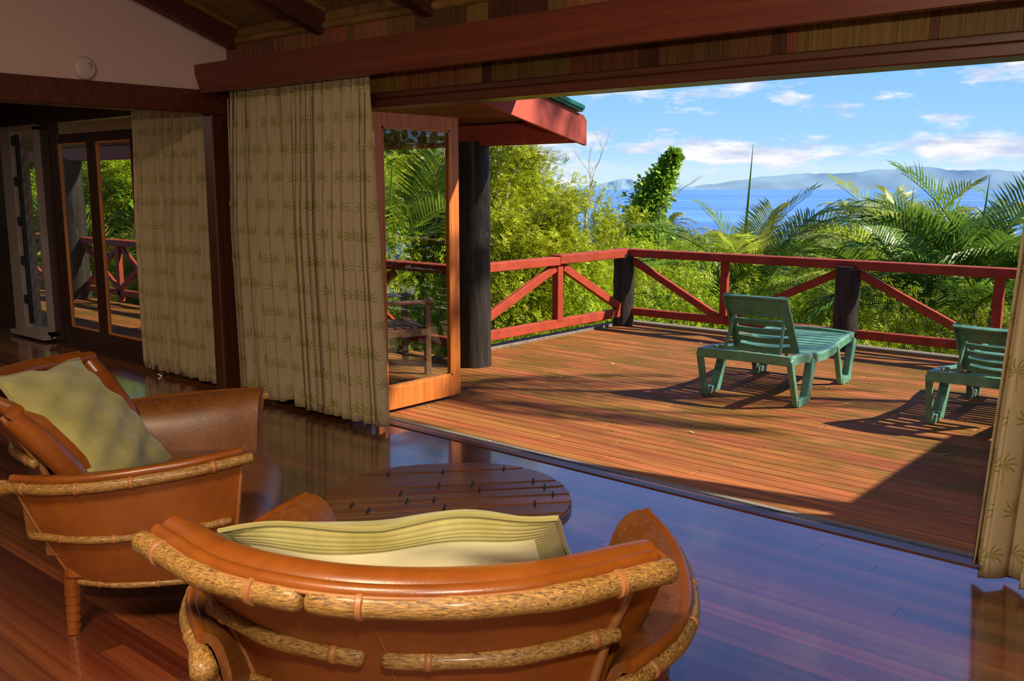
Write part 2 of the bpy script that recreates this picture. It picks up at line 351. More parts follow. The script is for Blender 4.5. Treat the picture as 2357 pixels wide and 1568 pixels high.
# ------------------------------------------------------------------ geometry helpers
class MB:
    """collects geometry and links it as one mesh object"""
    def __init__(s): s.v = []; s.f = []; s.uv = None
    def box(s, lo, hi):
        (x0, y0, z0), (x1, y1, z1) = lo, hi; b = len(s.v)
        s.v += [(x0, y0, z0), (x1, y0, z0), (x1, y1, z0), (x0, y1, z0), (x0, y0, z1), (x1, y0, z1), (x1, y1, z1), (x0, y1, z1)]
        s.f += [tuple(b + i for i in q) for q in ((0, 3, 2, 1), (4, 5, 6, 7), (0, 1, 5, 4), (1, 2, 6, 5), (2, 3, 7, 6), (3, 0, 4, 7))]
        return s
    def cbox(s, c, size):
        return s.box([c[i] - size[i] / 2 for i in range(3)], [c[i] + size[i] / 2 for i in range(3)])
    def bbox(s, lo, hi, bev=0.006):
        """box with chamfered edges"""
        bm = bmesh.new(); bmesh.ops.create_cube(bm, size=1.0)
        for v in bm.verts: v.co = Vector([(lo[i] + hi[i]) / 2 + v.co[i] * (hi[i] - lo[i]) for i in range(3)])
        bev = min(bev, 0.45 * min(abs(hi[i] - lo[i]) for i in range(3)))
        bmesh.ops.bevel(bm, geom=list(bm.edges), offset=bev, segments=1, affect='EDGES')
        s.bm(bm); return s
    def bm(s, bm, mat=None):
        b = len(s.v); bm.verts.index_update()
        s.v += [tuple(mat @ v.co) if mat else tuple(v.co) for v in bm.verts]
        s.f += [tuple(b + v.index for v in f.verts) for f in bm.faces]; bm.free()
    def bar(s, p0, p1, w, h, up=(0, 0, 1), bev=0.004):
        """rectangular bar from p0 to p1; w across, h along 'up'"""
        p0, p1 = Vector(p0), Vector(p1); d = (p1 - p0); L = d.length; d.normalize()
        side = d.cross(Vector(up));
        if side.length < 1e-5: side = d.cross(Vector((0, 1, 0)))
        side.normalize(); u = side.cross(d)
        M = Matrix((d, side, u)).transposed()
        bm = bmesh.new(); bmesh.ops.create_cube(bm, size=1.0)
        for v in bm.verts: v.co = Vector((v.co.x * L, v.co.y * w, v.co.z * h))
        if bev: bmesh.ops.bevel(bm, geom=list(bm.edges), offset=min(bev, 0.4 * min(w, h)), segments=1, affect='EDGES')
        s.bm(bm, Matrix.Translation((p0 + p1) / 2) @ M.to_4x4()); return s
    def tube(s, pts, r, n=10, cap=True, squash=1.0, ref=(0, 0, 1)):
        pts = [Vector(p) for p in pts]; k = len(pts)
        rr = r if isinstance(r, (list, tuple)) else [r] * k
        b = len(s.v)
        a = None
        for i, p in enumerate(pts):
            t = (pts[min(i + 1, k - 1)] - pts[max(i - 1, 0)]).normalized()
            if a is None:
                a = t.cross(Vector(ref))
                if a.length < 0.15: a = t.cross(Vector((1, 0, 0)))
            else: a = a - t * a.dot(t)
            a.normalize(); c = a.cross(t)
            for j in range(n):
                q = 2 * math.pi * j / n
                s.v.append(tuple(p + (a * math.cos(q) + c * math.sin(q) * squash) * rr[i]))
        for i in range(k - 1):
            for j in range(n):
                j2 = (j + 1) % n
                s.f.append((b + i * n + j, b + i * n + j2, b + (i + 1) * n + j2, b + (i + 1) * n + j))
        if cap:
            s.f.append(tuple(b + j for j in reversed(range(n)))); s.f.append(tuple(b + (k - 1) * n + j for j in range(n)))
        return s
    def lathe(s, prof, n=20, o=(0, 0, 0)):
        b = len(s.v)
        for r, z in prof:
            for j in range(n):
                q = 2 * math.pi * j / n; s.v.append((o[0] + r * math.cos(q), o[1] + r * math.sin(q), o[2] + z))
        for i in range(len(prof) - 1):
            for j in range(n):
                j2 = (j + 1) % n; s.f.append((b + i * n + j, b + i * n + j2, b + (i + 1) * n + j2, b + (i + 1) * n + j))
        s.f.append(tuple(b + j for j in reversed(range(n)))); s.f.append(tuple(b + (len(prof) - 1) * n + j for j in range(n)))
        return s
    def prism(s, poly, axis, a, c):
        """extrude a 2D polygon along an axis (0=x: poly in yz, 1=y: poly in xz, 2=z: poly in xy)"""
        def mk(p, t): return (t, p[0], p[1]) if axis == 0 else (p[0], t, p[1]) if axis == 1 else (p[0], p[1], t)
        b = len(s.v); n = len(poly)
        s.v += [mk(p, a) for p in poly] + [mk(p, c) for p in poly]
        s.f += [tuple(range(b, b + n)), tuple(reversed(range(b + n, b + 2 * n)))]
        s.f += [(b + i, b + n + i, b + n + (i + 1) % n, b + (i + 1) % n) for i in range(n)]
        return s
    def sheet(s, rows, thick=0.0, uvs=None):
        """grid of points (list of rows); optional thickness along the surface normal"""
        nr, nc = len(rows), len(rows[0]); b = len(s.v)
        P = np.array([[tuple(p) for p in r] for r in rows], float)
        if thick:
            du = np.gradient(P, axis=1); dv = np.gradient(P, axis=0)
            nn = np.cross(du, dv); nn /= (np.linalg.norm(nn, axis=2, keepdims=True) + 1e-9)
            A, B = P + nn * thick / 2, P - nn * thick / 2
        else: A = P
        s.v += [tuple(x) for x in A.reshape(-1, 3)]
        idx = lambda i, j: b + i * nc + j
        for i in range(nr - 1):
            for j in range(nc - 1): s.f.append((idx(i, j), idx(i, j + 1), idx(i + 1, j + 1), idx(i + 1, j)))
        if thick:
            b2 = len(s.v); s.v += [tuple(x) for x in B.reshape(-1, 3)]
            id2 = lambda i, j: b2 + i * nc + j
            for i in range(nr - 1):
                for j in range(nc - 1): s.f.append((id2(i, j), id2(i + 1, j), id2(i + 1, j + 1), id2(i, j + 1)))
            for i in range(nr - 1):
                s.f.append((idx(i, 0), idx(i + 1, 0), id2(i + 1, 0), id2(i, 0))); s.f.append((idx(i, nc - 1), id2(i, nc - 1), id2(i + 1, nc - 1), idx(i + 1, nc - 1)))
            for j in range(nc - 1):
                s.f.append((idx(0, j), id2(0, j), id2(0, j + 1), idx(0, j + 1))); s.f.append((idx(nr - 1, j), idx(nr - 1, j + 1), id2(nr - 1, j + 1), id2(nr - 1, j)))
        return s
    def mesh(s, name, mat=None, smooth=False):
        me = bpy.data.meshes.new(name)
        me.from_pydata([tuple(x) for x in s.v], [], s.f)
        bm = bmesh.new(); bm.from_mesh(me); bmesh.ops.recalc_face_normals(bm, faces=bm.faces); bm.to_mesh(me); bm.free()
        if smooth:
            me.polygons.foreach_set('use_smooth', [True] * len(me.polygons))
            try: me.set_sharp_from_angle(angle=math.radians(smooth if smooth > 1 else 50))
            except Exception: pass
        if mat: me.materials.append(MAT[mat])
        me.update(); return me
    def build(s, name, mat, parent=None, smooth=False, local=False):
        if parent is not None and not local:
            L = parent_loc(parent); s.v = [(x - L.x, y - L.y, z - L.z) for x, y, z in s.v]
        return link(name, s.mesh(name, mat, smooth), parent)

def parent_loc(p):
    L = Vector((0, 0, 0))
    while p is not None: L += p.location; p = p.parent
    return L
def link(name, data, parent=None):
    o = bpy.data.objects.new(name, data); COL.objects.link(o)
    if parent is not None: o.parent = parent
    return o
def tag(o, label=None, cat=None, group=None, kind=None):
    if label: o['label'] = label
    if cat: o['category'] = cat
    if group: o['group'] = group
    if kind: o['kind'] = kind
    return o
def thing(name, label, cat, loc=(0, 0, 0), rz=0.0, group=None):
    o = bpy.data.objects.new(name, None); o.empty_display_size = 0.1; COL.objects.link(o)
    o.location = loc; o.rotation_euler = (0, 0, rz)
    return tag(o, label, cat, group)
def struct(name, mb, mat, smooth=False):
    o = mb.build(name, mat, None, smooth); o['kind'] = 'structure'; return o
def copy_tree(o, parent=None):
    c = o.copy(); COL.objects.link(c)
    if parent is not None: c.parent = parent
    for ch in list(o.children): copy_tree(ch, c)
    return c
def catmull(pts, n):
    P = [Vector(p) for p in pts]; out = []
    P = [P[0] * 2 - P[1]] + P + [P[-1] * 2 - P[-2]]
    segs = len(P) - 3
    for i in range(n):
        t = i / (n - 1) * segs; k = min(int(t), segs - 1); t -= k
        a, b, c, d = P[k:k + 4]
        out.append(0.5 * ((2 * b) + (c - a) * t + (2 * a - 5 * b + 4 * c - d) * t * t + (3 * b - a - 3 * c + d) * t ** 3))
    return out

# ------------------------------------------------------------------ the setting
WY = 4.05           # inner face of the front wall
DZ = -0.02          # deck level
rng = random.Random(5)

struct('floor', MB().box((-11.2, -3.2, -0.30), (2.6, 4.02, -0.012)), 'dark_joinery')
plank_me = MB().box((0, 0, -0.012), (1, 0.0838, 0.0)).mesh('floor_board', 'floor_wood')
def lay_boards(parent, me, x0, x1, y0, y1, pitch, lens, z, name, seed, width_scale=1.0):
    r = random.Random(seed); y = y0; n = 0
    while y < y1 - 0.01:
        x = x0 - r.uniform(0, lens[0]) * 0.0
        first = True
        while x < x1 - 0.02:
            L = r.uniform(*lens) * (r.uniform(0.25, 1.0) if first else 1.0); first = False
            e = min(x1, x + L)
            if x1 - e < 0.35: e = x1
            b = link(name, me, parent); b.location = (x, y, z); b.scale = (e - x - 0.0015, width_scale, 1)
            x = e; n += 1
        y += pitch
    return n
FLOOR = bpy.data.objects['floor']
nb = lay_boards(FLOOR, plank_me, -6.3, 0.6, 0.3, 4.0, 0.0845, (1.9, 3.6), 0.0, 'floor_board', 3)
nb += lay_boards(FLOOR, plank_me, -10.9, -6.3, 1.6, 4.0, 0.0845, (2.6, 4.6), 0.0, 'floor_board', 4)

# walls
struct('wall_back', MB().box((-11.2, -3.3, -0.3), (2.7, -3.15, 4.9)), 'plaster')
struct('wall_right', MB().box((2.55, -3.2, -0.3), (2.7, 4.15, 4.9)), 'plaster')
struct('wall_side_room', MB().box((-11.25, -3.2, -0.3), (-11.1, 4.14, 2.9)), 'post_wood')
# partition above the wide opening into the side room (gable end), pink paint
wl = MB().prism([(-3.2, 2.20), (4.10, 2.20), (4.10, 2.72), (-3.2, 5.2)], 0, -6.28, -6.17)
struct('wall_left', wl, 'pink_wall')
struct('wall_left_far', MB().box((-6.28, -3.2, -0.01), (-6.17, 0.55, 2.21)), 'pink_wall')
# front wall pieces (behind the curtains and beyond), outside of them red-brown boards
struct('wall_front', MB().box((-6.25, WY, -0.3), (-4.90, WY + 0.10, 2.2)).box((-0.42, WY, -0.3), (2.6, WY + 0.10, 2.2)), 'header_wood')
fw = MB().box((-11.2, WY, -0.3), (-10.36, WY + 0.10, 2.45)).box((-10.36, WY, -0.3), (-6.25, WY + 0.10, 0.02)).box((-10.36, WY, 2.14), (-6.25, WY + 0.10, 2.45))
fw.box((-9.55, WY, 0.02), (-9.36, WY + 0.10, 2.14)).box((-6.72, WY, 0.02), (-6.25, WY + 0.10, 2.14))
struct('wall_side_front', fw, 'dark_joinery')
# ceilings
SL = 0.34
def ceil_z(y): return 2.66 + SL * (4.0 - y)
cb = MB().prism([(4.12, ceil_z(4.12)), (4.12, ceil_z(4.12) + 0.06), (-3.2, ceil_z(-3.2) + 0.06), (-3.2, ceil_z(-3.2))], 0, -6.28, 2.6)
struct('ceiling', cb, 'woven_bamboo')
struct('ceiling_side_room', MB().box((-11.2, -3.2, 2.40), (-6.28, 4.1, 2.46)), 'plaster')

# partition beam, corner post, pelmet, header of the opening
struct('trim_1', MB().bbox((-6.31, 0.5, 2.06), (-6.14, 4.02, 2.225), 0.008), 'header_wood')
struct('trim_2', MB().bbox((-6.285, 3.83, -0.01), (-6.165, 4.04, 2.07), 0.01), 'post_wood')
tb = MB()
pl = [(-6.20, 2.395), (2.5, 2.395), (2.5, 2.195), (-6.10, 2.195)]
tb.prism(pl, 1, 3.72, 3.775)
struct('trim_3', tb, 'beam_red')                                                    # long pelmet board over the curtains
struct('trim_4', MB().box((-6.15, 3.775, 2.36), (2.5, 4.03, 2.393)), 'header_wood')  # its top board
struct('trim_5', MB().bbox((-4.95, 3.97, 2.030), (2.5, 4.16, 2.082), 0.006), 'header_wood')   # door head
struct('trim_6', MB().bbox((-6.16, 3.99, 2.085), (2.5, 4.15, 2.122), 0.004), 'header_wood')
T7 = struct('trim_7', MB().box((-6.16, 4.02, 2.12), (2.5, 4.15, 2.36)), 'header_wood')
T8 = struct('trim_8', MB().box((-6.16, 3.98, 2.393), (2.5, 4.14, 2.57)), 'header_wood')
# jambs of the opening
struct('trim_9', MB().bbox((-4.95, 3.98, -0.01), (-4.86, 4.16, 2.04), 0.006), 'header_wood')
struct('trim_10', MB().bbox((-0.50, 3.98, -0.01), (-0.41, 4.16, 2.04), 0.006), 'header_wood')
# rows of short wood blocks in the header: above and below the pelmet
def blocks(parent, y, z0, z1, seed):
    me = MB().bbox((0, 0, 0), (1, 0.02, z1 - z0), 0.001).mesh('wood_block', 'block_wood')
    r = random.Random(seed); x = -6.14
    while x < 0.9:
        w = r.choice((0.035, 0.05, 0.07, 0.11, 0.16, 0.22, 0.30, 0.42, 0.55))
        b = link('wood_block', me, parent); b.location = (x, y - 0.012, z0); b.scale = (w - 0.0012, 1, 1); x += w
blocks(T7, 4.02, 2.124, 2.36, 11)
blocks(T8, 3.98, 2.405, 2.545, 12)
# half-round bamboo moulding along the ceiling's foot, in lengths
r0 = random.Random(2); x = -6.16; k = 0
mould = struct('trim_11', MB().box((-6.16, 3.985, 2.555), (2.5, 4.10, 2.66)), 'bamboo_mould')
while x < 1.0:
    L = r0.uniform(0.85, 1.2)
    MB().tube([(x, 3.985, 2.575), (x + L * 0.5, 3.985, 2.577), (x + L - 0.006, 3.985, 2.575)], 0.030, 10).build('bamboo_length', 'bamboo_mould', mould, True)
    x += L
# rafters with light cover strips beside them
RX = (-6.05, -5.05, -4.05, -3.05, -2.05, -1.05, -0.05)
for i, x in enumerate(RX):
    def rp(y, dz): return (y, ceil_z(y) + dz)
    o = struct('trim_%d' % (12 + i), MB().prism([rp(3.98, -0.155), rp(3.98, 0.002), rp(-3.1, 0.002), rp(-3.1, -0.155)], 0, x - 0.035, x + 0.035), 'rafter_red')
    MB().prism([rp(3.97, -0.022), rp(3.97, 0.002), rp(-3.1, 0.002), rp(-3.1, -0.022)], 0, x + 0.035, x + 0.062).build('cover_strip', 'bamboo_mould', o)
    if i: MB().prism([rp(3.97, -0.022), rp(3.97, 0.002), rp(-3.1, 0.002), rp(-3.1, -0.022)], 0, x - 0.062, x - 0.035).build('cover_strip', 'bamboo_mould', o)

# threshold: inner timber, metal track, weathered outer planks
struct('trim_20', MB().bbox((-4.95, 3.995, -0.03), (-0.41, 4.075, 0.006), 0.004), 'header_wood')
th = struct('trim_21', MB().box((-4.95, 4.075, -0.05), (-0.41, 4.12, -0.010)), 'black_metal')
for y in (4.083, 4.098, 4.112): MB().box((-4.94, y, -0.012), (-0.42, y + 0.005, 0.002)).build('track_rib', 'track_metal', th)

# deck: bearers and boards
dk = MB()
for x in np.arange(-5.9, 2.9, 0.6): dk.box((x, 4.14, -0.22), (x + 0.06, 9.0, -0.047))
for x in np.arange(-16.0, -5.95, 0.6): dk.box((x, 4.14, -0.22), (x + 0.06, 6.12, -0.047))
dk.box((-5.97, 8.93, -0.26), (3.0, 8.98, -0.048)).box((-5.99, 6.1, -0.26), (-5.95, 8.98, -0.048)).box((-16, 6.10, -0.26), (-5.95, 6.14, -0.048))
DECK = struct('floor_deck', dk, 'dark_joinery')
dboard = MB().bbox((0, 0, -0.028), (1, 0.0885, 0.0), 0.003).mesh('deck_board', 'deck_wood')
gboard = MB().bbox((0, 0, -0.028), (1, 0.0885, 0.0), 0.003).mesh('deck_board', 'grey_plank')
lay_boards(DECK, gboard, -5.98, 2.8, 4.125, 4.20, 0.095, (2.2, 3.4), DZ, 'deck_board', 21)
nd = lay_boards(DECK, dboard, -5.98, 2.8, 4.22, 8.95, 0.095, (2.6, 4.4), DZ, 'deck_board', 22)
nd += lay_boards(DECK, dboard, -16.0, -5.98, 4.125, 6.10, 0.095, (3.2, 5.2), DZ, 'deck_board', 23)
# weathered kerb boards round the edge of the deck
struct('trim_22', MB().bbox((-6.02, 8.94, -0.05), (3.0, 9.06, 0.018), 0.006), 'grey_plank')
struct('trim_23', MB().bbox((-6.08, 6.12, -0.05), (-5.97, 9.06, 0.010), 0.006), 'grey_plank')
# piles under the deck
for x in (-5.7, -2.7, 0.4): struct('deck_pile', MB().tube([(x, 8.6, -5), (x, 8.6, -0.2)], 0.11, 10), 'black_timber', True)

# ------------------------------------------------------------------ side room: louvre window, glazed doors
W1 = struct('window_1', MB().bbox((-10.36, 3.99, 0.06), (-10.10, 4.16, 2.14), 0.006).box((-10.36, 4.0, 0.03), (-9.55, 4.16, 0.10)).box((-10.36, 4.0, 2.09), (-9.55, 4.16, 2.14)).box((-9.60, 4.0, 0.05), (-9.55, 4.16, 2.12)), 'white_frame')
MB().bbox((-10.36, 3.93, 0.02), (-9.55, 4.02, 0.065), 0.004).build('window_sill', 'white_frame', W1)
mech = MB().box((-10.08, 4.02, 0.14), (-10.055, 4.06, 2.06))
mech.build('louvre_channel', 'black_metal', W1)
for k in range(5):
    z = 0.35 + k * 0.40
    MB().bbox((-10.085, 3.985, z), (-10.06, 4.03, z + 0.09), 0.004).build('louvre_lever', 'black_metal', W1)
for k in range(12):
    z = 0.12 + k * 0.163
    MB().prism([(4.05, z), (4.056, z), (4.10, z + 0.168), (4.094, z + 0.168)], 0, -10.05, -9.60).build('louvre_pane', 'window_glass', W1)
def glazed_door(name, x0, x1, y, panes, z0, z1, mat, frame=0.085, bottom=0.17):
    """door leaf in the XZ plane (panes: list of (xa, xb))"""
    d = MB()
    xs = [x0] + [v for p in panes for v in p] + [x1]
    for a, b in zip(xs[0::2], xs[1::2]): d.bbox((a, y - 0.02, z0), (b, y + 0.022, z1), 0.004)
    for a, b in panes:
        d.box((a - 0.002, y - 0.019, z0), (b + 0.002, y + 0.021, z0 + bottom)); d.box((a - 0.002, y - 0.019, z1 - frame), (b + 0.002, y + 0.021, z1))
    o = struct(name, d, mat)
    for a, b in panes:
        MB().box((a, y - 0.003, z0 + bottom), (b, y + 0.003, z1 - frame)).build('pane', 'window_glass', o)
        q = MB()
        for (lo, hi) in (((a, y - 0.014, z0 + bottom), (a + 0.012, y + 0.014, z1 - frame)), ((b - 0.012, y - 0.014, z0 + bottom), (b, y + 0.014, z1 - frame)),
                         ((a, y - 0.014, z0 + bottom), (b, y + 0.014, z0 + bottom + 0.012)), ((a, y - 0.014, z1 - frame - 0.012), (b, y + 0.014, z1 - frame))): q.box(lo, hi)
        q.build('glazing_bead', 'door_wood', o)
    return o
D1 = glazed_door('door_1', -9.34, -7.62, 4.07, [(-9.18, -8.60), (-8.43, -7.80)], 0.02, 2.03, 'dark_joinery')
hd = MB().bbox((-7.735, 4.035, 1.02), (-7.695, 4.048, 1.20), 0.003).tube([(-7.715, 4.04, 1.13), (-7.715, 4.0, 1.13), (-7.83, 4.0, 1.13)], 0.009, 8)
hd.build('door_handle', 'hinge_steel', D1, True)
D2 = glazed_door('door_2', -7.60, -6.75, 4.07, [(-7.52, -6.83)], 0.02, 2.03, 'dark_joinery')
MB().tube([(-7.61, 4.03, 1.75), (-7.61, 4.03, 2.0)], 0.007, 8).build('door_bolt', 'hinge_steel', D1, True)

# the open leaf of the big opening, folded out over the deck
lf = MB(); X = -4.80
Y0, Y1, Z0, Z1 = 4.15, 4.965, 0.005, 2.035
for (a, b) in ((Y0, Y0 + 0.085), (Y1 - 0.085, Y1)): lf.bbox((X - 0.022, a, Z0), (X + 0.022, b, Z1), 0.004)
lf.bbox((X - 0.0215, Y0 + 0.084, Z0), (X + 0.0215, Y1 - 0.084, Z0 + 0.155), 0.003).bbox((X - 0.0215, Y0 + 0.084, Z1 - 0.095), (X + 0.0215, Y1 - 0.084, Z1), 0.003)
D3 = struct('door_3', lf, 'door_wood')
MB().box((X - 0.003, Y0 + 0.083, Z0 + 0.153), (X + 0.003, Y1 - 0.083, Z1 - 0.093)).build('pane', 'window_glass', D3)
gb = MB()
for s_ in (-0.020, 0.008):
    gb.box((X + s_, Y0 + 0.085, Z0 + 0.155), (X + s_ + 0.012, Y0 + 0.099, Z1 - 0.095)).box((X + s_, Y1 - 0.099, Z0 + 0.155), (X + s_ + 0.012, Y1 - 0.085, Z1 - 0.095))
    gb.box((X + s_, Y0 + 0.085, Z0 + 0.155), (X + s_ + 0.012, Y1 - 0.085, Z0 + 0.169)).box((X + s_, Y0 + 0.085, Z1 - 0.109), (X + s_ + 0.012, Y1 - 0.085, Z1 - 0.095))
gb.build('glazing_bead', 'door_wood', D3)
for z in (0.25, 1.0, 1.8): MB().tube([(X + 0.026, Y0 + 0.002, z), (X + 0.026, Y0 + 0.002, z + 0.1)], 0.008, 8).build('hinge', 'hinge_steel', D3, True)
# folded leaf at the other jamb
lf = MB(); X = -0.47
for (a, b) in ((Y0, Y0 + 0.085), (Y1 - 0.085, Y1)): lf.bbox((X - 0.022, a, Z0), (X + 0.022, b, Z1), 0.004)
lf.bbox((X - 0.0215, Y0 + 0.084, Z0), (X + 0.0215, Y1 - 0.084, Z0 + 0.155), 0.003).bbox((X - 0.0215, Y0 + 0.084, Z1 - 0.095), (X + 0.0215, Y1 - 0.084, Z1), 0.003)
D4 = struct('door_4', lf, 'door_wood')
MB().box((X - 0.003, Y0 + 0.083, Z0 + 0.153), (X + 0.003, Y1 - 0.083, Z1 - 0.093)).build('pane', 'window_glass', D4)

# ------------------------------------------------------------------ veranda roof beyond the opening (left), its posts and rake board
RS = 0.21
def roof_z(y): return 2.10 - RS * (y - 6.10)      # top of the rake board
XR = -4.5
vr = thing('veranda_roof', 'veranda roof with red rake board and green metal sheeting over the side deck', 'roof', (XR, 6.1, 0))
def rk(y, dz): return (y, roof_z(y) + dz)
MB().prism([rk(4.16, -0.225), rk(4.16, 0), rk(6.10, 0), rk(6.14, -0.03), (6.14, roof_z(6.14) - 0.225)], 0, XR - 0.03, XR).build('rake_board', 'fascia_red', vr)
MB().prism([rk(4.165, 0.012), rk(4.165, 0.055), rk(6.05, 0.055), rk(6.05, 0.012)], 0, -16.2, XR + 0.03).build('roof_sheet', 'roof_green', vr)
sf = MB().bar((XR + 0.005, 4.16, roof_z(4.16) + 0.045), (XR + 0.005, 6.06, roof_z(6.06) + 0.045), 0.075, 0.035, bev=0.004).build('verge_flashing', 'roof_green', vr)
MB().box((-16.2, 6.10, 1.89), (XR - 0.03, 6.135, 2.07)).build('eaves_board', 'fascia_red', vr)
for k in range(12):
    y = 4.16 + k * 0.162
    MB().prism([rk(y, -0.075), rk(y, -0.055), rk(y + 0.160, -0.055), rk(y + 0.160, -0.075)], 0, -16.0, XR - 0.03).build('soffit_board', 'soffit_wood', vr)
vb = thing('veranda_beam', 'dark red beam carried on the black veranda post', 'beam', (-5.0, 5.95, 1.89))
MB().bbox((-16.0, 5.90, 1.89), (XR - 0.035, 5.96, 2.055), 0.004).build('beam_board', 'fascia_red', vb)
MB().bbox((-4.99, 5.872, 1.888), (-4.93, 5.90, 2.05), 0.003).build('beam_cleat', 'fascia_red', vb)
def timber_post(name, x, y, z0, z1, r, label, group=None, seed=0):
    rr = random.Random(seed); pts = []; rad = []
    for k in range(9):
        t = k / 8; pts.append((x + rr.uniform(-.006, .006), y + rr.uniform(-.006, .006), z0 + (z1 - z0) * t)); rad.append(r * (1.03 - 0.06 * t) * rr.uniform(0.985, 1.015))
    o = MB().tube(pts, rad, 18).build(name, 'black_timber', None, 60)
    return tag(o, label, 'post', group)
timber_post('veranda_post', -5.56, 5.95, DZ, 1.92, 0.150, 'tall black-stained round timber post holding the veranda beam', seed=1)
timber_post('veranda_post', -13.2, 5.98, DZ, 1.92, 0.150, 'black round timber post seen through the side room doors', seed=2)
# white strip lamp under the veranda soffit
sl = thing('strip_lamp', 'white strip lamp fixed under the veranda soffit', 'lamp', (-5.6, 5.0, 2.2))
sm = MB(); zz = roof_z(5.05) - 0.075
sm.prism([(4.95, zz + 0.022), (4.955, zz - 0.02), (4.985, zz - 0.05), (5.03, zz - 0.055), (5.06, zz - 0.02), (5.065, zz)], 0, -6.55, -5.42)
sm.build('lamp_cover', 'lamp_white', sl, 30)
MB().prism([(4.955, zz + 0.022), (4.955, zz - 0.018), (5.065, zz - 0.018), (5.06, zz)], 0, -5.42, -5.405).build('end_cap', 'lamp_white', sl)

# roof over the opening (short eave) with a bar added for its shadow, and the wing to the right: seen only by the sun
mr = thing('main_roof', 'short green eave over the wide opening', 'roof', (-2.0, 4.6, 2.4))
MB().prism([(4.165, 2.625), (4.165, 2.685), (5.36, 2.42), (5.36, 2.36)], 0, XR + 0.05, 0.95).build('roof_sheet', 'roof_green', mr)
MB().box((XR + 0.05, 5.33, 2.30), (0.95, 5.36, 2.42)).build('eaves_board', 'fascia_red', mr)
MB().prism([(4.165, 2.585), (4.165, 2.625), (5.33, 2.36), (5.33, 2.33)], 0, XR + 0.05, 0.95).build('soffit_board', 'soffit_wood', mr)
gt = thing('shadow_bar', 'unseen green bar added beside the eave to cast a wedge of shade on the deck', 'shadow caster', (0.0, 5.6, 2.4))  # unseen bar, added to throw the thin wedge of shade near the threshold
MB().bar((-1.05, 5.42, 2.44), (0.85, 5.84, 2.44), 0.16, 0.10).build('shadow_bar_body', 'roof_green', gt)
MB().bbox((0.70, 5.77, 2.20), (0.76, 5.86, 2.40), 0.004).build('bracket', 'roof_green', gt)
wg = thing('house_wing', 'red boarded wing of the house with low green roof beside the deck', 'building', (2.0, 5.8, 0))
MB().box((1.25, 4.18, DZ - 0.004), (1.35, 7.3, 2.26)).build('wing_wall', 'fascia_red', wg)
MB().prism([(0.45, 2.08), (0.45, 2.16), (3.2, 2.75), (3.2, 2.67)], 1, 4.18, 7.45).build('wing_roof', 'roof_green', wg)
MB().box((0.44, 4.18, 2.02), (0.47, 7.45, 2.16)).build('eaves_board', 'fascia_red', wg)

# ------------------------------------------------------------------ railing of the deck
FY, LX = 8.88, -5.93
timber_post('railing_post', -5.93, 8.84, DZ, 0.80, 0.118, 'stout black round post at the corner of the deck railing', seed=3)
timber_post('railing_post', -3.38, 8.86, DZ, 0.80, 0.118, 'stout black round post in the middle of the sea-side railing', seed=4)
timber_post('railing_post', -0.75, 8.86, DZ, 0.80, 0.118, 'stout black round railing post behind the half-hidden lounger', seed=5)
fr = thing('deck_railing', 'red painted sea-side railing with diagonal braces behind the loungers', 'railing', (-3.4, FY, 0))
MB().bbox((-6.06, FY - 0.07, 0.765), (2.9, FY + 0.075, 0.85), 0.006).build('top_rail', 'rail_red', fr)
for a, b in ((-5.83, -3.49), (-3.27, -0.86), (-0.64, 2.6)):
    MB().bbox((a, FY - 0.035, 0.105), (b, FY + 0.035, 0.185), 0.005).build('bottom_rail', 'rail_red', fr)
mids = [on_y(1668, 650, FY).x, on_y(2298, 690, FY).x, 1.0]
for i, m in enumerate(mids):
    MB().bbox((m - 0.04, FY - 0.03, 0.13), (m + 0.04, FY + 0.03, 0.77), 0.004).build('baluster', 'rail_red', fr)
for (xa, xb) in ((-5.83, mids[0] - 0.06), (-3.49, mids[0] + 0.06), (-3.27, mids[1] - 0.06), (-0.86, mids[1] + 0.06), (-0.64, 0.94)):
    MB().bar((xa, FY, 0.72), (xb, FY, 0.17), 0.05, 0.075).build('brace', 'rail_red', fr)
lr = thing('deck_railing', 'red painted railing between tall veranda post and corner post', 'railing', (LX, 7.4, 0))
MB().bbox((LX - 0.075, 6.02, 0.745), (LX + 0.07, 7.58, 0.83), 0.006).build('top_rail', 'rail_red', lr)
MB().bbox((LX - 0.075, 7.582, 0.755), (LX + 0.07, 8.96, 0.848), 0.006).build('top_rail', 'rail_red', lr)
MB().bbox((LX - 0.035, 6.05, 0.085), (LX + 0.035, 8.74, 0.180), 0.005).build('bottom_rail', 'rail_red', lr)
ym = 7.62
MB().bbox((LX - 0.04, ym - 0.045, 0.16), (LX + 0.04, ym + 0.045, 0.75), 0.004).build('baluster', 'rail_red', lr)
MB().bar((LX + 0.01, 6.12, 0.15), (LX + 0.01, ym - 0.07, 0.72), 0.055, 0.085).build('brace', 'rail_red', lr)
MB().bar((LX + 0.01, ym + 0.07, 0.72), (LX + 0.01, 8.74, 0.20), 0.055, 0.085).build('brace', 'rail_red', lr)
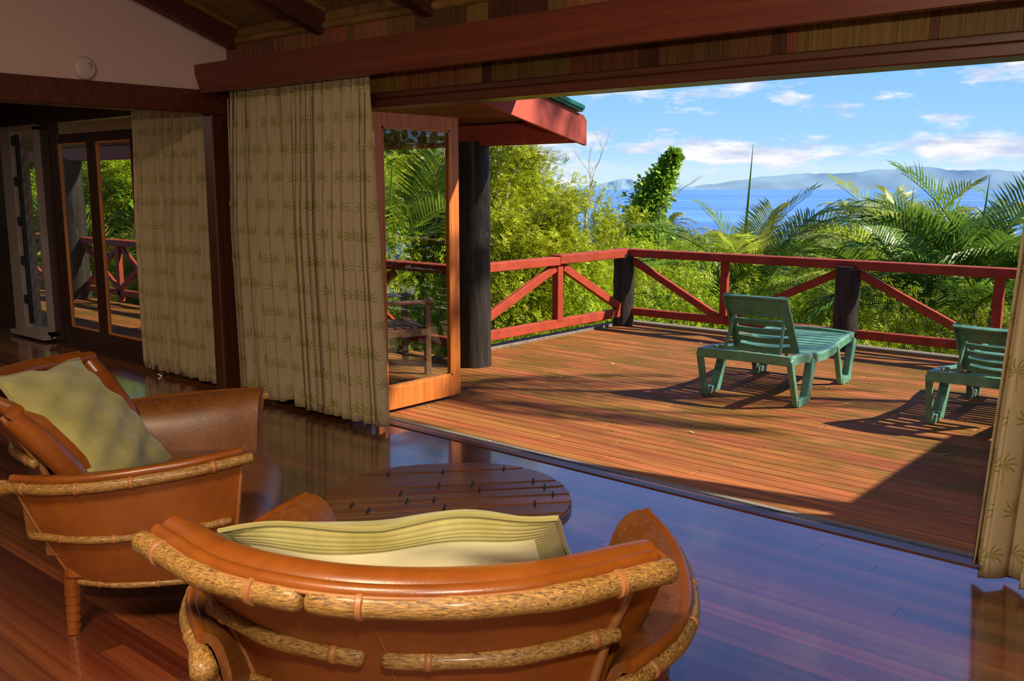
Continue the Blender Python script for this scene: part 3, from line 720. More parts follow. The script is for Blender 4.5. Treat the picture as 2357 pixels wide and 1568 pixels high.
# veranda railing, seen through the glass
vrl = thing('veranda_railing', 'dark red veranda railing with crossed braces seen through glass', 'railing', (-9.5, 6.04, 0))
MB().bbox((-16, 5.97, 0.765), (-5.70, 6.11, 0.845), 0.006).build('top_rail', 'rail_red', vrl)
MB().bbox((-16, 6.0, 0.10), (-5.72, 6.07, 0.18), 0.005).build('bottom_rail', 'rail_red', vrl)
for xm in (-14.4, -12.1, -9.8, -7.6):
    MB().bbox((xm - 0.045, 6.0, 0.02), (xm + 0.045, 6.06, 0.77), 0.004).build('baluster', 'rail_red', vrl)
    for s_ in (-1, 1):
        MB().bar((xm + s_ * 0.05, 6.02, 0.20), (xm + s_ * 0.95, 6.02, 0.74), 0.04, 0.07).build('brace', 'rail_red', vrl)
        MB().bar((xm + s_ * 0.05, 6.05, 0.74), (xm + s_ * 0.95, 6.05, 0.20), 0.04, 0.07).build('brace', 'rail_red', vrl)

# ------------------------------------------------------------------ sun loungers
def make_lounger(label, loc, rz, top=(0.20, 0.785)):
    """local frame: head end at y=0, foot end towards +y"""
    t = thing('sun_lounger', label, 'sun lounger', loc, rz)
    HW = 0.345; Ln = 1.47
    def rail_z(y):
        return 0.325 + 0.027 * math.cos(min(1, max(0, (y - 0.1) / 1.3)) * 2 * math.pi)
    fm = MB()
    ys = [0.03 + (Ln - 0.06) * k / 18 for k in range(19)]
    for s_ in (-1, 1):
        rows = []
        for y in ys:
            z = rail_z(y); x = s_ * HW
            rows.append([(x - 0.022 * s_ * 1.6, y, z + 0.030), (x, y, z + 0.034), (x + 0.012 * s_, y, z + 0.022), (x + 0.012 * s_, y, z - 0.034), (x - 0.008 * s_, y, z - 0.034), (x - 0.008 * s_, y, z + 0.018), (x - 0.035 * s_, y, z + 0.016), (x - 0.035 * s_, y, z + 0.030)])
        b = len(fm.v); n = 8
        for r_ in rows: fm.v += r_
        for i in range(len(rows) - 1):
            for j in range(n): fm.f.append((b + i * n + j, b + i * n + (j + 1) % n, b + (i + 1) * n + (j + 1) % n, b + (i + 1) * n + j))
        fm.f.append(tuple(b + j for j in range(n))); fm.f.append(tuple(b + (len(rows) - 1) * n + j for j in reversed(range(n))))
    fm.build('side_rail', 'green_plastic', t, 40, local=True)
    # curved end bars
    for (y, bow, nm) in ((0.035, -0.045, 'head_bar'), (Ln - 0.035, 0.03, 'foot_bar')):
        z = rail_z(y); rows = []
        for k in range(15):
            q = -1 + 2 * k / 14; x = q * (HW + 0.008); yy = y + bow * (1 - q * q); dz = 0.012 * (1 - q * q)
            rows.append([(x, yy - 0.022, z + 0.034 + dz), (x, yy + 0.022, z + 0.034 + dz), (x, yy + 0.022, z - 0.032 + dz), (x, yy - 0.010, z - 0.036 + dz), (x, yy - 0.022, z - 0.030 + dz)])
        m_ = MB(); n = 5
        for r_ in rows: m_.v += r_
        for i in range(14):
            for j in range(n): m_.f.append((i * n + j, i * n + (j + 1) % n, (i + 1) * n + (j + 1) % n, (i + 1) * n + j))
        m_.f.append(tuple(range(n))); m_.f.append(tuple(14 * n + j for j in reversed(range(n))))
        m_.build(nm, 'green_plastic', t, 40, local=True)
    # open trapezoid legs
    for s_ in (-1, 1):
        x = s_ * (HW - 0.002)
        for (ya, yb, yc, yd) in ((0.03, 0.17, 0.345, 0.47), (1.04, 1.16, 1.31, Ln - 0.03)):
            lg = MB()
            lg.bar((x, ya, rail_z(ya) + 0.01), (x + 0.01 * s_, yb, 0.012), 0.040, 0.046, (0, 1, 0))
            lg.bar((x, yd, rail_z(yd) - 0.01), (x + 0.01 * s_, yc, 0.012), 0.058, 0.074, (0, 1, 0))
            lg.bar((x + 0.01 * s_, yb - 0.012, 0.028), (x + 0.01 * s_, yc + 0.02, 0.028), 0.052, 0.056)
            lg.build('leg', 'green_plastic', t, False, local=True)
    # seat slats
    k = 0; y = 0.58
    sme = None
    while y < Ln - 0.08:
        z = rail_z(y) + 0.018
        if sme is None: sme = MB().bbox((-HW + 0.03, -0.027, -0.007), (HW - 0.03, 0.027, 0.007), 0.004).mesh('seat_slat', 'green_plastic')
        o = link('seat_slat', sme, t); o.location = (0, y, z); o.rotation_euler = (math.atan(rail_z(y + .02) / 0.02 - rail_z(y) / 0.02), 0, 0)
        y += 0.072
    sp_ = MB().box((-0.03, 0.56, 0.285), (0.03, Ln - 0.05, 0.315)); sp_.build('spine', 'green_plastic', t, local=True)
    # reclining back: slightly dished panel with four slots, thick rim
    hinge, top = Vector((0, 0.46, 0.325)), Vector((0,) + top)
    ax = (top - hinge); BL = ax.length; ax.normalize(); nrm = Vector((1, 0, 0)).cross(ax)   # points away from the sitter
    def bp(x, s, off=0.0):
        dish = -0.030 * (x / 0.24) ** 2 + 0.03 * (s / BL) ** 3
        arch = 0.022 * (1 - (x / 0.24) ** 2) * (s / BL)
        return hinge + Vector((x, 0, 0)) + ax * (s + arch) + nrm * (off + dish)
    def hw(s): return 0.245 - 0.010 * (s / BL)
    bands = [(0.0, 0.055), (0.085, 0.135), (0.165, 0.215), (0.245, 0.295), (0.325, BL - 0.03)]
    for (a, b) in bands:
        rows = []
        for i in range(4):
            s = a + (b - a) * i / 3; w = hw(s) - 0.045
            rows.append([bp(-w + 2 * w * j / 12, s) for j in range(13)])
        MB().sheet(rows, 0.012).build('back_slat', 'green_plastic', t, 40, local=True)
    rim = MB()
    for s_ in (-1, 1):
        rows = []
        for i in range(13):
            s = BL * i / 12; w = hw(s)
            rows.append([bp(s_ * (w - 0.050), s, 0.004), bp(s_ * (w - 0.020), s, 0.002), bp(s_ * w, s, 0.002), bp(s_ * (w + 0.004), s, 0.030)])
        rim.sheet(rows, 0.013)
    rows = []
    for i in range(4):
        s = BL - 0.035 + 0.035 * i / 3
        off = (0.002, 0.0, 0.004, 0.034)[i]
        rows.append([bp(-hw(BL) + 2 * hw(BL) * j / 14, s, off) for j in range(15)])
    rim.sheet(rows, 0.013)
    rim.build('back_rim', 'green_plastic', t, 40, local=True)
    # prop: two struts and a cross bar holding the back up
    pr = MB()
    for s_ in (-1, 1):
        a = bp(s_ * 0.195, 0.33, 0.02); b = Vector((s_ * 0.215, 0.16, 0.30))
        pr.bar(a, b, 0.020, 0.022)
    c0 = [bp(s_ * 0.195, 0.33, 0.02).lerp(Vector((s_ * 0.215, 0.16, 0.30)), 0.80) for s_ in (-1, 1)]
    pr.tube([c0[0], c0[0].lerp(c0[1], 0.3) + Vector((0, 0, 0.018)), c0[0].lerp(c0[1], 0.7) + Vector((0, 0, 0.018)), c0[1]], 0.011, 8)
    pr.build('back_prop', 'green_plastic', t, local=True)
    MB().tube([(0.06, 0.62, 0.25), (0.13, 0.62, 0.25)], 0.030, 12).tube([(0.02, 0.62, 0.25), (0.30, 0.62, 0.25)], 0.008, 8).tube([(0.10, 0.62, 0.27), (0.10, 0.62, 0.31)], 0.012, 8).build('adjuster', 'green_plastic', t, 40, local=True)
    return t
A = on_z(1820, 938, DZ); B = on_z(1635, 908, DZ)
LA = math.radians(4.0)
ctr = (A + B) / 2
l1 = make_lounger('dark green plastic sun lounger with raised back before the middle railing post', (ctr.x + 0.012, ctr.y - 0.175, DZ), LA)
p = on_z(2148, 978, DZ)
l2 = make_lounger('dark green plastic sun lounger half hidden behind a curtain', (p.x + 0.345 - 0.012, p.y - 0.155, DZ), math.radians(1.0), (0.12, 0.70))

# ------------------------------------------------------------------ wooden chairs and table on the veranda, seen through the open leaf
def slat_chair(label, loc, rz):
    t = thing('wooden_armchair', label, 'chair', loc, rz, 'wooden chairs on the side veranda')
    for sx in (-1, 1):
        MB().bbox((sx * 0.28 - 0.025, -0.30, 0), (sx * 0.28 + 0.025, -0.25, 0.42), 0.004).build('leg', 'teak', t, local=True)
        MB().bbox((sx * 0.28 - 0.025, 0.22, 0), (sx * 0.28 + 0.025, 0.27, 0.60), 0.004).build('leg', 'teak', t, local=True)
        MB().bbox((sx * 0.28 - 0.035, -0.36, 0.60), (sx * 0.28 + 0.035, 0.30, 0.63), 0.006).build('armrest', 'teak', t, local=True)
        MB().bar((sx * 0.25, -0.24, 0.36), (sx * 0.25, -0.42, 0.98), 0.03, 0.05).build('back_post', 'teak', t, local=True)
        MB().bbox((sx * 0.28 - 0.02, -0.27, 0.33), (sx * 0.28 + 0.02, 0.25, 0.39), 0.004).build('side_rail', 'teak', t, local=True)
    for k in range(7): MB().bbox((-0.26, -0.24 + k * 0.072, 0.385), (0.26, -0.18 + k * 0.072, 0.405), 0.003).build('seat_slat', 'teak', t, local=True)
    MB().bar((-0.27, -0.425, 0.98), (0.27, -0.425, 0.98), 0.03, 0.07).build('top_rail', 'teak', t, local=True)
    MB().bar((-0.25, -0.265, 0.45), (0.25, -0.265, 0.45), 0.03, 0.05).build('lower_rail', 'teak', t, local=True)
    for k in range(6): MB().bar((-0.19 + k * 0.076, -0.27, 0.46), (-0.19 + k * 0.076, -0.42, 0.96), 0.045, 0.014).build('back_slat', 'teak', t, local=True)
    MB().bbox((-0.27, 0.22, 0.32), (0.27, 0.255, 0.385), 0.004).build('front_rail', 'teak', t, local=True)
    return t
slat_chair('dark wooden slatted armchair seen through the open glass leaf', (-5.95, 5.30, DZ), math.radians(-23))
c2 = slat_chair('dark wooden slatted armchair beyond the low veranda table', (-8.6, 5.40, DZ), math.radians(-110))
tt = thing('veranda_table', 'low wooden slatted table beside the veranda armchair', 'table', (-7.15, 5.50, DZ), 0)
tl = tt.location.copy()
for sx in (-1, 1):
    for sy in (-1, 1): MB().bbox((sx * 0.22 - 0.025, sy * 0.22 - 0.025, 0), (sx * 0.22 + 0.025, sy * 0.22 + 0.025, 0.38), 0.003).build('leg', 'teak', tt, local=True)
for k in range(6): MB().bbox((-0.30, -0.30 + k * 0.1, 0.38), (0.30, -0.21 + k * 0.1, 0.405), 0.003).build('top_slat', 'teak', tt, local=True)
for sy in (-1, 1): MB().bbox((-0.24, sy * 0.22 - 0.012, 0.30), (0.24, sy * 0.22 + 0.012, 0.37), 0.003).build('apron', 'teak', tt, local=True)

# ------------------------------------------------------------------ curtains
def curtain(name, label, x0t, x1t, x0b, x1b, y, z0, z1, pleats, seed, amp=0.070, hem_wave=0.012, loosest=None):
    r = random.Random(seed)
    t = thing(name, label, 'curtain', ((x0b + x1b) / 2, y, 0))
    nu, nv = pleats * 10, 34
    # irregular pleat phase and depth
    w = [r.uniform(0.45, 1.7) for _ in range(pleats)]
    if loosest is not None: w[loosest] = 3.2
    cum = np.concatenate(([0], np.cumsum(w))); cum /= cum[-1]
    us = np.linspace(0, 1, nu + 1)
    ph = np.interp(us, cum, np.arange(pleats + 1))
    dep = np.interp(ph, np.arange(pleats + 1), [r.uniform(0.45, 1.15) for _ in range(pleats + 1)])
    ph2 = np.cumsum(np.concatenate(([0], np.array([r.uniform(.6, 1.4) for _ in range(nu)])))) * 0.35
    rows = []; uvs = []
    for k in range(nv + 1):
        t_ = k / nv; z = z1 + (z0 - z1) * t_          # top to bottom
        a = amp * (0.30 + 0.70 * min(1, t_ * 2.2)) * dep * (1 + 0.25 * t_)
        fine = 0.006 * max(0, 1 - t_ * 4)
        sway = 0.010 * math.sin(3 * t_ + seed)
        X = (x0t + (x1t - x0t) * us) * (1 - t_) + (x0b + (x1b - x0b) * us) * t_
        shape = np.sign(np.sin(2 * np.pi * ph)) * np.abs(np.sin(2 * np.pi * ph)) ** 0.75
        drift = 0.35 * np.sin(2 * np.pi * (us * 1.7 + 0.35 * t_ + seed * 0.37)) * t_
        Y = y + a * np.sin(2 * np.pi * ph + drift) * 0.6 + a * shape * 0.4 + fine * np.sin(ph2 * 6.0) + sway
        X = X + 0.35 * a * np.sin(4 * np.pi * ph + 1.0 + drift)
        Z = np.full_like(X, z)
        if k == nv: Z = Z + hem_wave * np.sin(2 * np.pi * ph * 0.5 + 1)
        rows.append(np.stack([X, Y, Z], 1))
    P = np.array(rows)
    d = np.linalg.norm(np.diff(P[nv // 2], axis=0), axis=1); U = np.concatenate(([0], np.cumsum(d)))
    loc = np.array(t.location)
    me = bpy.data.meshes.new('cloth')
    V = (P - loc).reshape(-1, 3); nc = nu + 1
    faces = [(i * nc + j, i * nc + j + 1, (i + 1) * nc + j + 1, (i + 1) * nc + j) for i in range(nv) for j in range(nu)]
    me.from_pydata([tuple(v) for v in V], [], faces)
    uvl = me.uv_layers.new(name='uv')
    UV = np.stack([np.tile(U, nv + 1), P[:, :, 2].reshape(-1)], 1)
    li = np.array([l.vertex_index for l in me.loops])
    uvl.data.foreach_set('uv', UV[li].astype(np.float32).ravel())
    me.polygons.foreach_set('use_smooth', [True] * len(me.polygons))
    me.materials.append(MAT['curtain_print'])
    cl = link('cloth', me, t)
    sd = cl.modifiers.new('thickness', 'SOLIDIFY'); sd.thickness = 0.003; sd.offset = 0
    return t
c1 = curtain('curtain', 'wide cream palm-print curtain gathered beside the open glass leaf', -5.96, -4.47, -5.92, -4.38, 3.872, 0.045, 2.30, 21, 4, loosest=8)
curtain('curtain', 'cream palm-print curtain drawn over the side room doors', -7.46, -6.34, -7.46, -6.36, 3.90, 0.045, 2.30, 15, 9, 0.055, loosest=11)
curtain('curtain', 'cream palm-print curtain hanging in front of the half-hidden lounger', -0.80, 0.55, -0.93, 0.60, 3.885, 0.035, 2.30, 12, 13, 0.070)
# pull cord with toggles at the big curtain
cd = MB().tube(catmull([(-5.985, 3.86, 2.16), (-5.99, 3.855, 1.8), (-5.985, 3.85, 1.4), (-5.99, 3.85, 1.02)], 14), 0.0035, 6)
co = cd.build('pull_cord', 'cord', c1, True)
for z in (1.00, 1.40): MB().lathe([(0.002, 0.0), (0.011, 0.005), (0.012, 0.03), (0.006, 0.055), (0.002, 0.06)], 10, (-5.99, 3.85, z)).build('toggle', 'cord', co, True)

# ------------------------------------------------------------------ small fittings
sd_ = thing('smoke_alarm', 'round white smoke alarm on the pink gable wall', 'smoke alarm', (-6.17, 2.93, 2.30))
m_ = MB().lathe([(0.072, 0.0), (0.075, 0.008), (0.072, 0.022), (0.058, 0.034), (0.050, 0.036)], 28)
m_.v = [(z, y, x) for x, y, z in m_.v]; m_.build('body', 'white_plastic', sd_, 40, local=True)
m_ = MB().lathe([(0.030, 0.0), (0.030, 0.003), (0.026, 0.004)], 20); m_.v = [(z + 0.035, y, x) for x, y, z in m_.v]; m_.build('sensor_cap', 'white_plastic', sd_, 40, local=True)
m_ = MB().box((0.036, 0.030, -0.002), (0.0375, 0.034, 0.030)).box((0.036, 0.010, 0.026), (0.0375, 0.034, 0.030)).box((0.036, 0.012, 0.008), (0.0375, 0.030, 0.012)); m_.build('vent_slot', 'dark_plastic', sd_, local=True)
p = on_z(371, 866, 0.0)
ds = MB().lathe([(0.034, 0.0), (0.036, 0.006), (0.030, 0.020), (0.016, 0.030), (0.002, 0.033)], 18).build('door_stop', 'chrome', None, 50)
ds.location = p; tag(ds, 'small chrome dome door stop on the floor under the side curtain', 'door stop')
# fallen leaves on the deck
lme = MB(); lme.v = [(-0.03, 0, 0.002), (0, -0.011, 0.006), (0.035, 0, 0.003), (0, 0.011, 0.0045)]; lme.f = [(0, 1, 2), (0, 2, 3)]
lme.sheet([[(0.034, -0.001, 0.003), (0.05, -0.001, 0.006)], [(0.034, 0.001, 0.003), (0.05, 0.001, 0.006)]])
fl = lme.mesh('fallen_leaf', 'dry_leaf')
rr = random.Random(8)
for (u, v) in ((1906, 893), (1950, 930), (1964, 912), (1425, 885), (1615, 790), (1592, 996), (2175, 1048), (1500, 1135), (985, 938), (1410, 838), (1290, 868), (2032, 820)):
    o = link('fallen_leaf', fl); o.location = on_z(u, v, DZ); o.rotation_euler = (0, 0, rr.uniform(0, 6)); s_ = rr.uniform(0.7, 1.3); o.scale = (s_, s_, s_)
    tag(o, 'small dry leaf lying on the deck boards', 'leaf', 'fallen leaves on the deck')

# ------------------------------------------------------------------ low round plank table
tc_ = (on_z(763, 1150, 0.40) + on_z(1318, 1150, 0.40)) / 2
tc2 = (on_z(1040, 1063, 0.40) + on_z(1005, 1238, 0.40)) / 2
TC = (tc_ + tc2) / 2
da = on_z(1305, 1156, 0.40) - on_z(806, 1182, 0.40)
TA = math.atan2(da.y, da.x)
tb_ = thing('coffee_table', 'low round coffee table of dark varnished planks laced together', 'table', (TC.x, TC.y, 0), TA)
RA, RB = 0.455, 0.43
edges = [-RB, -0.245, -0.135, -0.045, 0.045, 0.12, 0.30, RB]
def half(y): return RA * (max(0.0, 1 - (abs(y) / RB) ** 2.3)) ** (1 / 2.3)
for a, b in zip(edges[:-1], edges[1:]):
    a2, b2 = a + 0.003, b - 0.003
    ys = [a2 + (b2 - a2) * k / 8 for k in range(9)]
    poly = [(half(y), y) for y in ys] + [(-half(y), y) for y in reversed(ys)]
    poly = [q for i, q in enumerate(poly) if i == 0 or (abs(q[0] - poly[i - 1][0]) + abs(q[1] - poly[i - 1][1])) > 1e-5]
    bm = bmesh.new(); vs_ = [bm.verts.new((x, y, 0.365)) for x, y in poly]; f_ = bm.faces.new(vs_)
    ex = bmesh.ops.extrude_face_region(bm, geom=[f_])
    for v in [g for g in ex['geom'] if isinstance(g, bmesh.types.BMVert)]: v.co.z = 0.405
    bm.faces.ensure_lookup_table()
    tope = [e for e in bm.edges if all(abs(v.co.z - 0.405) < 1e-6 for v in e.verts)]
    bmesh.ops.bevel(bm, geom=tope, offset=0.007, segments=2, affect='EDGES')
    q = MB(); q.bm(bm); q.build('plank', 'table_wood', tb_, 30, local=True)
# lashings through the planks
for i, (x, y) in enumerate(((-0.36, -0.06), (-0.30, -0.12), (-0.22, -0.24), (-0.02, -0.235), (-0.03, -0.135), (-0.06, -0.045), (-0.18, 0.045), (-0.16, -0.045), (-0.03, 0.12), (0.10, 0.12), (0.12, 0.045), (0.385, -0.05), (0.37, 0.04), (0.34, 0.12), (0.30, -0.14), (0.0, 0.30), (0.25, 0.30), (-0.22, 0.30))):
    MB().tube([(x - 0.003, y - 0.020, 0.404), (x, y - 0.014, 0.410), (x + 0.004, y, 0.408), (x + 0.006, y + 0.016, 0.411), (x + 0.007, y + 0.022, 0.403)], 0.0038, 6).build('lashing', 'black_metal', tb_, True, local=True)
for sx in (-1, 1):
    for sy in (-1, 1):
        MB().tube([(sx * 0.24, sy * 0.22, 0.366), (sx * 0.26, sy * 0.24, 0.2), (sx * 0.29, sy * 0.26, 0.0)], [0.03, 0.026, 0.022], 12).build('leg', 'table_wood', tb_, True, local=True)
MB().tube([(-0.25, -0.23, 0.345), (0.25, 0.23, 0.345)], 0.02, 8).tube([(-0.25, 0.23, 0.340), (0.25, -0.23, 0.340)], 0.02, 8).build('stretcher', 'table_wood', tb_, True, local=True)

# ------------------------------------------------------------------ leather and cane armchairs
def make_armchair(label, loc, rz):
    """local frame: sitter faces +y"""
    t = thing('armchair', label, 'armchair', loc, rz)
    # --- key lines
    def back_line(pts, n=25): return catmull(pts, n)
    def bl(z):     # outer face of the back at height z, left to right
        zz = [0.20, 0.42, 0.62, 0.80, 0.86]
        xe = np.interp(z, zz, [0.34, 0.375, 0.425, 0.485, 0.495]); ye = np.interp(z, zz, [-0.07, -0.10, -0.15, -0.235, -0.265]); yc = np.interp(z, zz, [-0.15, -0.205, -0.315, -0.465, -0.52])
        ym_ = yc + (ye - yc) * 0.27
        return [(-xe - 0.016, ye, z), (-xe * 0.55 - 0.016, ym_, z), (-0.016, yc, z), (xe * 0.55 - 0.016, ym_, z), (xe - 0.016, ye, z)]
    def off(line, dy, dz, sx=1.0): return [Vector((p.x * sx, p.y + dy, p.z + dz)) for p in line]
    # --- outer back panel (two leather sheets with a seam)
    zs = [0.19, 0.30, 0.42, 0.52, 0.62, 0.72, 0.81]
    lines = [catmull(bl(z), 33) for z in zs]
    for (a, b) in ((0, 17), (16, 33)):
        MB().sheet([[p for p in ln[a:b]] for ln in lines], 0.010).build('back_panel', 'leather_panel', t, 60, local=True)
    MB().tube([ln[16] + Vector((0, -0.006, 0)) for ln in lines], 0.0025, 6).build('back_seam', 'leather_cord', t, True, local=True)
    # inner back pad
    rows = []
    for k in range(9):
        s = k / 8; z = 0.36 + 0.41 * s
        ln = catmull(bl(z), 25); sc = 0.88
        thick = 0.085 + 0.045 * math.sin(math.pi * s)
        rows.append([Vector((p.x * sc, p.y + thick * (1 - 0.4 * abs(p.x) / 0.55) + 0.01, z)) for p in ln])
    pad = MB().sheet(rows, 0.05); pad.build('back_pad', 'leather', t, 60, local=True)
    # --- top roll, lower bead, piping, cane
    top = off(catmull(bl(0.80), 41), 0, 0.014)
    n = len(top)
    roll_r = [0.043 * (0.62 + 0.38 * math.sin(math.pi * min(1, max(0, (i + 1) / (n + 1))) ) ** 0.5) for i in range(n)]
    MB().tube(off(top, 0.036, 0.012, 1.04), roll_r, 16, squash=0.78).build('top_roll', 'leather', t, 60, local=True)
    MB().tube(off(top, -0.017, 0.022, 1.06), 0.016, 12).build('lower_bead', 'leather', t, 60, local=True)
    MB().tube(off(top, -0.034, 0.019, 1.065), 0.0045, 8).build('piping', 'leather_cord', t, True, local=True)
    cline = off(top, -0.024, 0.0, 1.125)
    def cane(name, line, r, at=(), mat='cane'):
        k = len(line); rad = [r] * k
        rr = random.Random(len(line) + int(r * 1e4))
        rad = [r * (1 + 0.05 * math.sin(i * 0.9) + rr.uniform(-.03, .03)) for i in range(k)]
        d0 = (line[0] - line[1]).normalized(); d1 = (line[-1] - line[-2]).normalized()
        L2 = [line[0] + d0 * r * 0.55, line[0] + d0 * r * 0.35] + list(line) + [line[-1] + d1 * r * 0.35, line[-1] + d1 * r * 0.55]
        rad = [r * 0.45, r * 0.82] + rad + [r * 0.82, r * 0.45]
        o = MB().tube(L2, rad, 12).build(name, mat, t, 60, local=True)
        rings(line, at, r, o); return o
    def ring(p, d, r, o, mat='leather_cord'):
        p, d = Vector(p), Vector(d).normalized()
        MB().tube([p - d * 0.008, p - d * 0.005, p + d * 0.005, p + d * 0.008], [r * 0.98, r * 1.16, r * 1.16, r * 0.98], 12).build('leather_binding', mat, o, True, local=True)
    def rings(line, idx, r, o):
        for i in idx: ring(line[i], line[min(i + 1, len(line) - 1)] - line[max(i - 1, 0)], r, o)
    cut = 17
    cane('back_cane', cline[:cut], 0.024, (3, 13)); cane('back_cane', cline[cut:], 0.024, (3, 19))
    mid = off(catmull(bl(0.632), 37), -0.016, 0, 1.03)
    cane('middle_cane', mid[:17], 0.018, (2, 14)); cane('middle_cane', mid[18:], 0.018, (3, 16))
    low = off(catmull(bl(0.44), 37), -0.018, 0, 1.02)
    cane('lower_cane', low, 0.018, (3, 12, 24, 33))
    bot = off(catmull(bl(0.19), 31), -0.010, 0, 1.0)
    cane('base_cane', bot, 0.015, (4, 15, 26))
    # laced edges of the back
    for i in (0, -1):
        MB().tube([ln[i] + Vector((0, -0.006, 0)) for ln in lines], 0.012, 10).build('laced_edge', 'leather_cord', t, True, local=True)
    # --- arms
    for s_ in (-1, 1):
        def mx(p): return Vector((p[0] * s_, p[1], p[2]))
        topl = catmull([mx(p) for p in ((0.450, -0.235, 0.590), (0.545, -0.09, 0.605), (0.578, 0.09, 0.618), (0.553, 0.32, 0.638), (0.485, 0.505, 0.655))], 25)
        innl = catmull([mx(p) for p in ((0.40, -0.22, 0.38), (0.400, -0.05, 0.37), (0.400, 0.12, 0.37), (0.395, 0.30, 0.37), (0.375, 0.480, 0.38))], 25)
        # flaring inner sheet
        rows = []
        for k in range(11):
            q = k / 10; row = []
            for a, b in zip(innl, topl):
                c = Vector((a.x * 0.985, (a.y + b.y) / 2, b.z + 0.015))
                c.x = a.x + (b.x - a.x) * 0.12
                p = a * (1 - q) ** 2 + c * (2 * q * (1 - q)) + b * q * q
                row.append(p)
            rows.append(row)
        MB().sheet(rows, 0.022).build('arm_sheet', 'leather_worn', t, 60, local=True)
        MB().tube([p + Vector((s_ * 0.004, 0, 0.002)) for p in topl], 0.0150, 10).build('arm_edge', 'leather', t, True, local=True)
        # outer hull panel
        botl = catmull([mx(p) for p in ((0.365, -0.09, 0.185), (0.425, 0.05, 0.185), (0.440, 0.20, 0.185), (0.430, 0.34, 0.185), (0.40, 0.45, 0.185))], 25)
        rows = []
        for k in range(9):
            q = k / 8
            rows.append([b * (1 - q) + (a + Vector((0, 0, -0.02))) * q + Vector((s_ * 0.018 * math.sin(math.pi * q), 0, 0)) for a, b in zip(topl, botl)])
        MB().sheet(rows, 0.010).build('side_panel', 'leather_panel', t, 60, local=True)
        for i in (0, -1):
            MB().tube([r_[i] for r_ in rows], 0.008, 8).build('laced_edge', 'leather_cord', t, True, local=True)
        # front infill between the sheets
        fr_ = [r_[-1] for r_ in rows]
        MB().sheet([[p for p in fr_], [Vector((s_ * 0.40, 0.47, 0.19 + 0.18 * min(1, k / 5))) if k < 6 else Vector((s_ * (0.405 + 0.02 * (k - 5)), 0.485, 0.37 + 0.085 * (k - 5))) for k in range(9)]], 0.008).build('front_infill', 'leather_panel', t, 60, local=True)
        arm = [p + Vector((s_ * 0.016, 0, -0.026)) for p in topl]
        d0 = (arm[0] - arm[2]).normalized()
        armx = [arm[0] + d0 * 0.075 + Vector((0, 0, -0.010)), arm[0] + d0 * 0.035] + arm + [arm[-1] + (arm[-1] - arm[-2]).normalized() * 0.035]
        k_ = len(armx)
        rad = [0.030, 0.026] + [0.019] * (k_ - 3) + [0.018]
        ao = MB().tube([armx[0] + d0 * 0.018] + armx, [0.014] + rad, 12).build('arm_cane', 'cane_side', t, 60, local=True)
        rings(arm, (2, 9, 14, 21), 0.019, ao)
        midl = [r_ + Vector((s_ * 0.012, 0, 0)) for r_ in rows[4]]
        d0 = (midl[0] - midl[2]).normalized()
        cane('side_cane', [midl[0] + d0 * 0.05] + midl[:-1], 0.013, (4, 11, 18, 23), 'cane_side')
        cane('side_base_cane', [p + Vector((s_ * 0.004, 0, 0)) for p in botl], 0.012, (4, 12, 20), 'cane_side')
        # rolled side edge of the back pad
        MB().tube([Vector((s_ * (q[0]), q[1], q[2])) for q in ((0.495, -0.205, 0.805), (0.465, -0.130, 0.71), (0.435, -0.055, 0.60), (0.405, 0.0, 0.47), (0.395, 0.01, 0.40))], [0.036, 0.042, 0.042, 0.038, 0.03], 14).build('side_roll', 'leather', t, True, local=True)
    # --- seat: base and bulging cushion
    MB().bbox((-0.40, -0.12, 0.19), (0.40, 0.46, 0.30), 0.02).build('seat_base', 'leather_panel', t, local=True)
    rows = []
    prof = [(-0.16, 0.30), (-0.16, 0.38), (-0.12, 0.435), (0.0, 0.455), (0.2, 0.46), (0.40, 0.452), (0.52, 0.425), (0.585, 0.375), (0.600, 0.31), (0.585, 0.255), (0.53, 0.215), (0.44, 0.205)]
    prof = [(p.x, p.y) for p in catmull([(a, b, 0) for a, b in prof], 30)]
    for j in range(17):
        q = -1 + 2 * j / 16; sq = (1 - abs(q) ** 5)
        rows.append([(q * 0.418, y if y < 0.3 else 0.3 + (y - 0.3) * (0.70 + 0.30 * sq), 0.31 + (z - 0.31) * (0.62 + 0.38 * sq)) for y, z in prof])
    sc_ = MB().sheet(rows)
    for side in (0, 16): sc_.f.append(tuple((side * 30 + k) for k in (range(30) if side == 0 else reversed(range(30)))))
    sc_.build('seat_cushion', 'leather_worn', t, 70, local=True)
    # --- legs
    for (x, y) in ((-0.375, -0.10), (0.375, -0.10), (-0.385, 0.42), (0.385, 0.42)):
        lg = MB().tube([(x * 0.985, y, 0.20), (x, y, 0.10), (x * 1.04, y * 1.03, 0.0)], [0.028, 0.025, 0.021], 12)
        for k in range(5): lg.tube([(x * (1.0 + 0.008 * k), y, 0.15 - k * 0.03), (x * (1.0 + 0.008 * k), y, 0.14 - k * 0.03)], 0.0275 - 0.001 * k, 12)
        lg.build('leg', 'leather', t, 50, local=True)
    return t

FA = Vector((-0.54, 0.84)).normalized()
ac1 = make_armchair('brown leather and cane armchair with its back turned, next to the other armchair', (-1.47, 1.43, 0), math.atan2(FA.y, FA.x) - math.pi / 2)
ac2 = copy_tree(ac1)
ac2.rotation_euler = (0, 0, math.radians(51.5 - 90))
ac2.location = on_z(170, 1458, 0) - Euler(ac2.rotation_euler).to_matrix() @ Vector((0.39, -0.103, 0))
ac1['label'] = 'leather and cane armchair with its back turned, curved cane rails behind'
ac2['label'] = 'leather and cane armchair set sideways, olive cushion slumped in its seat'

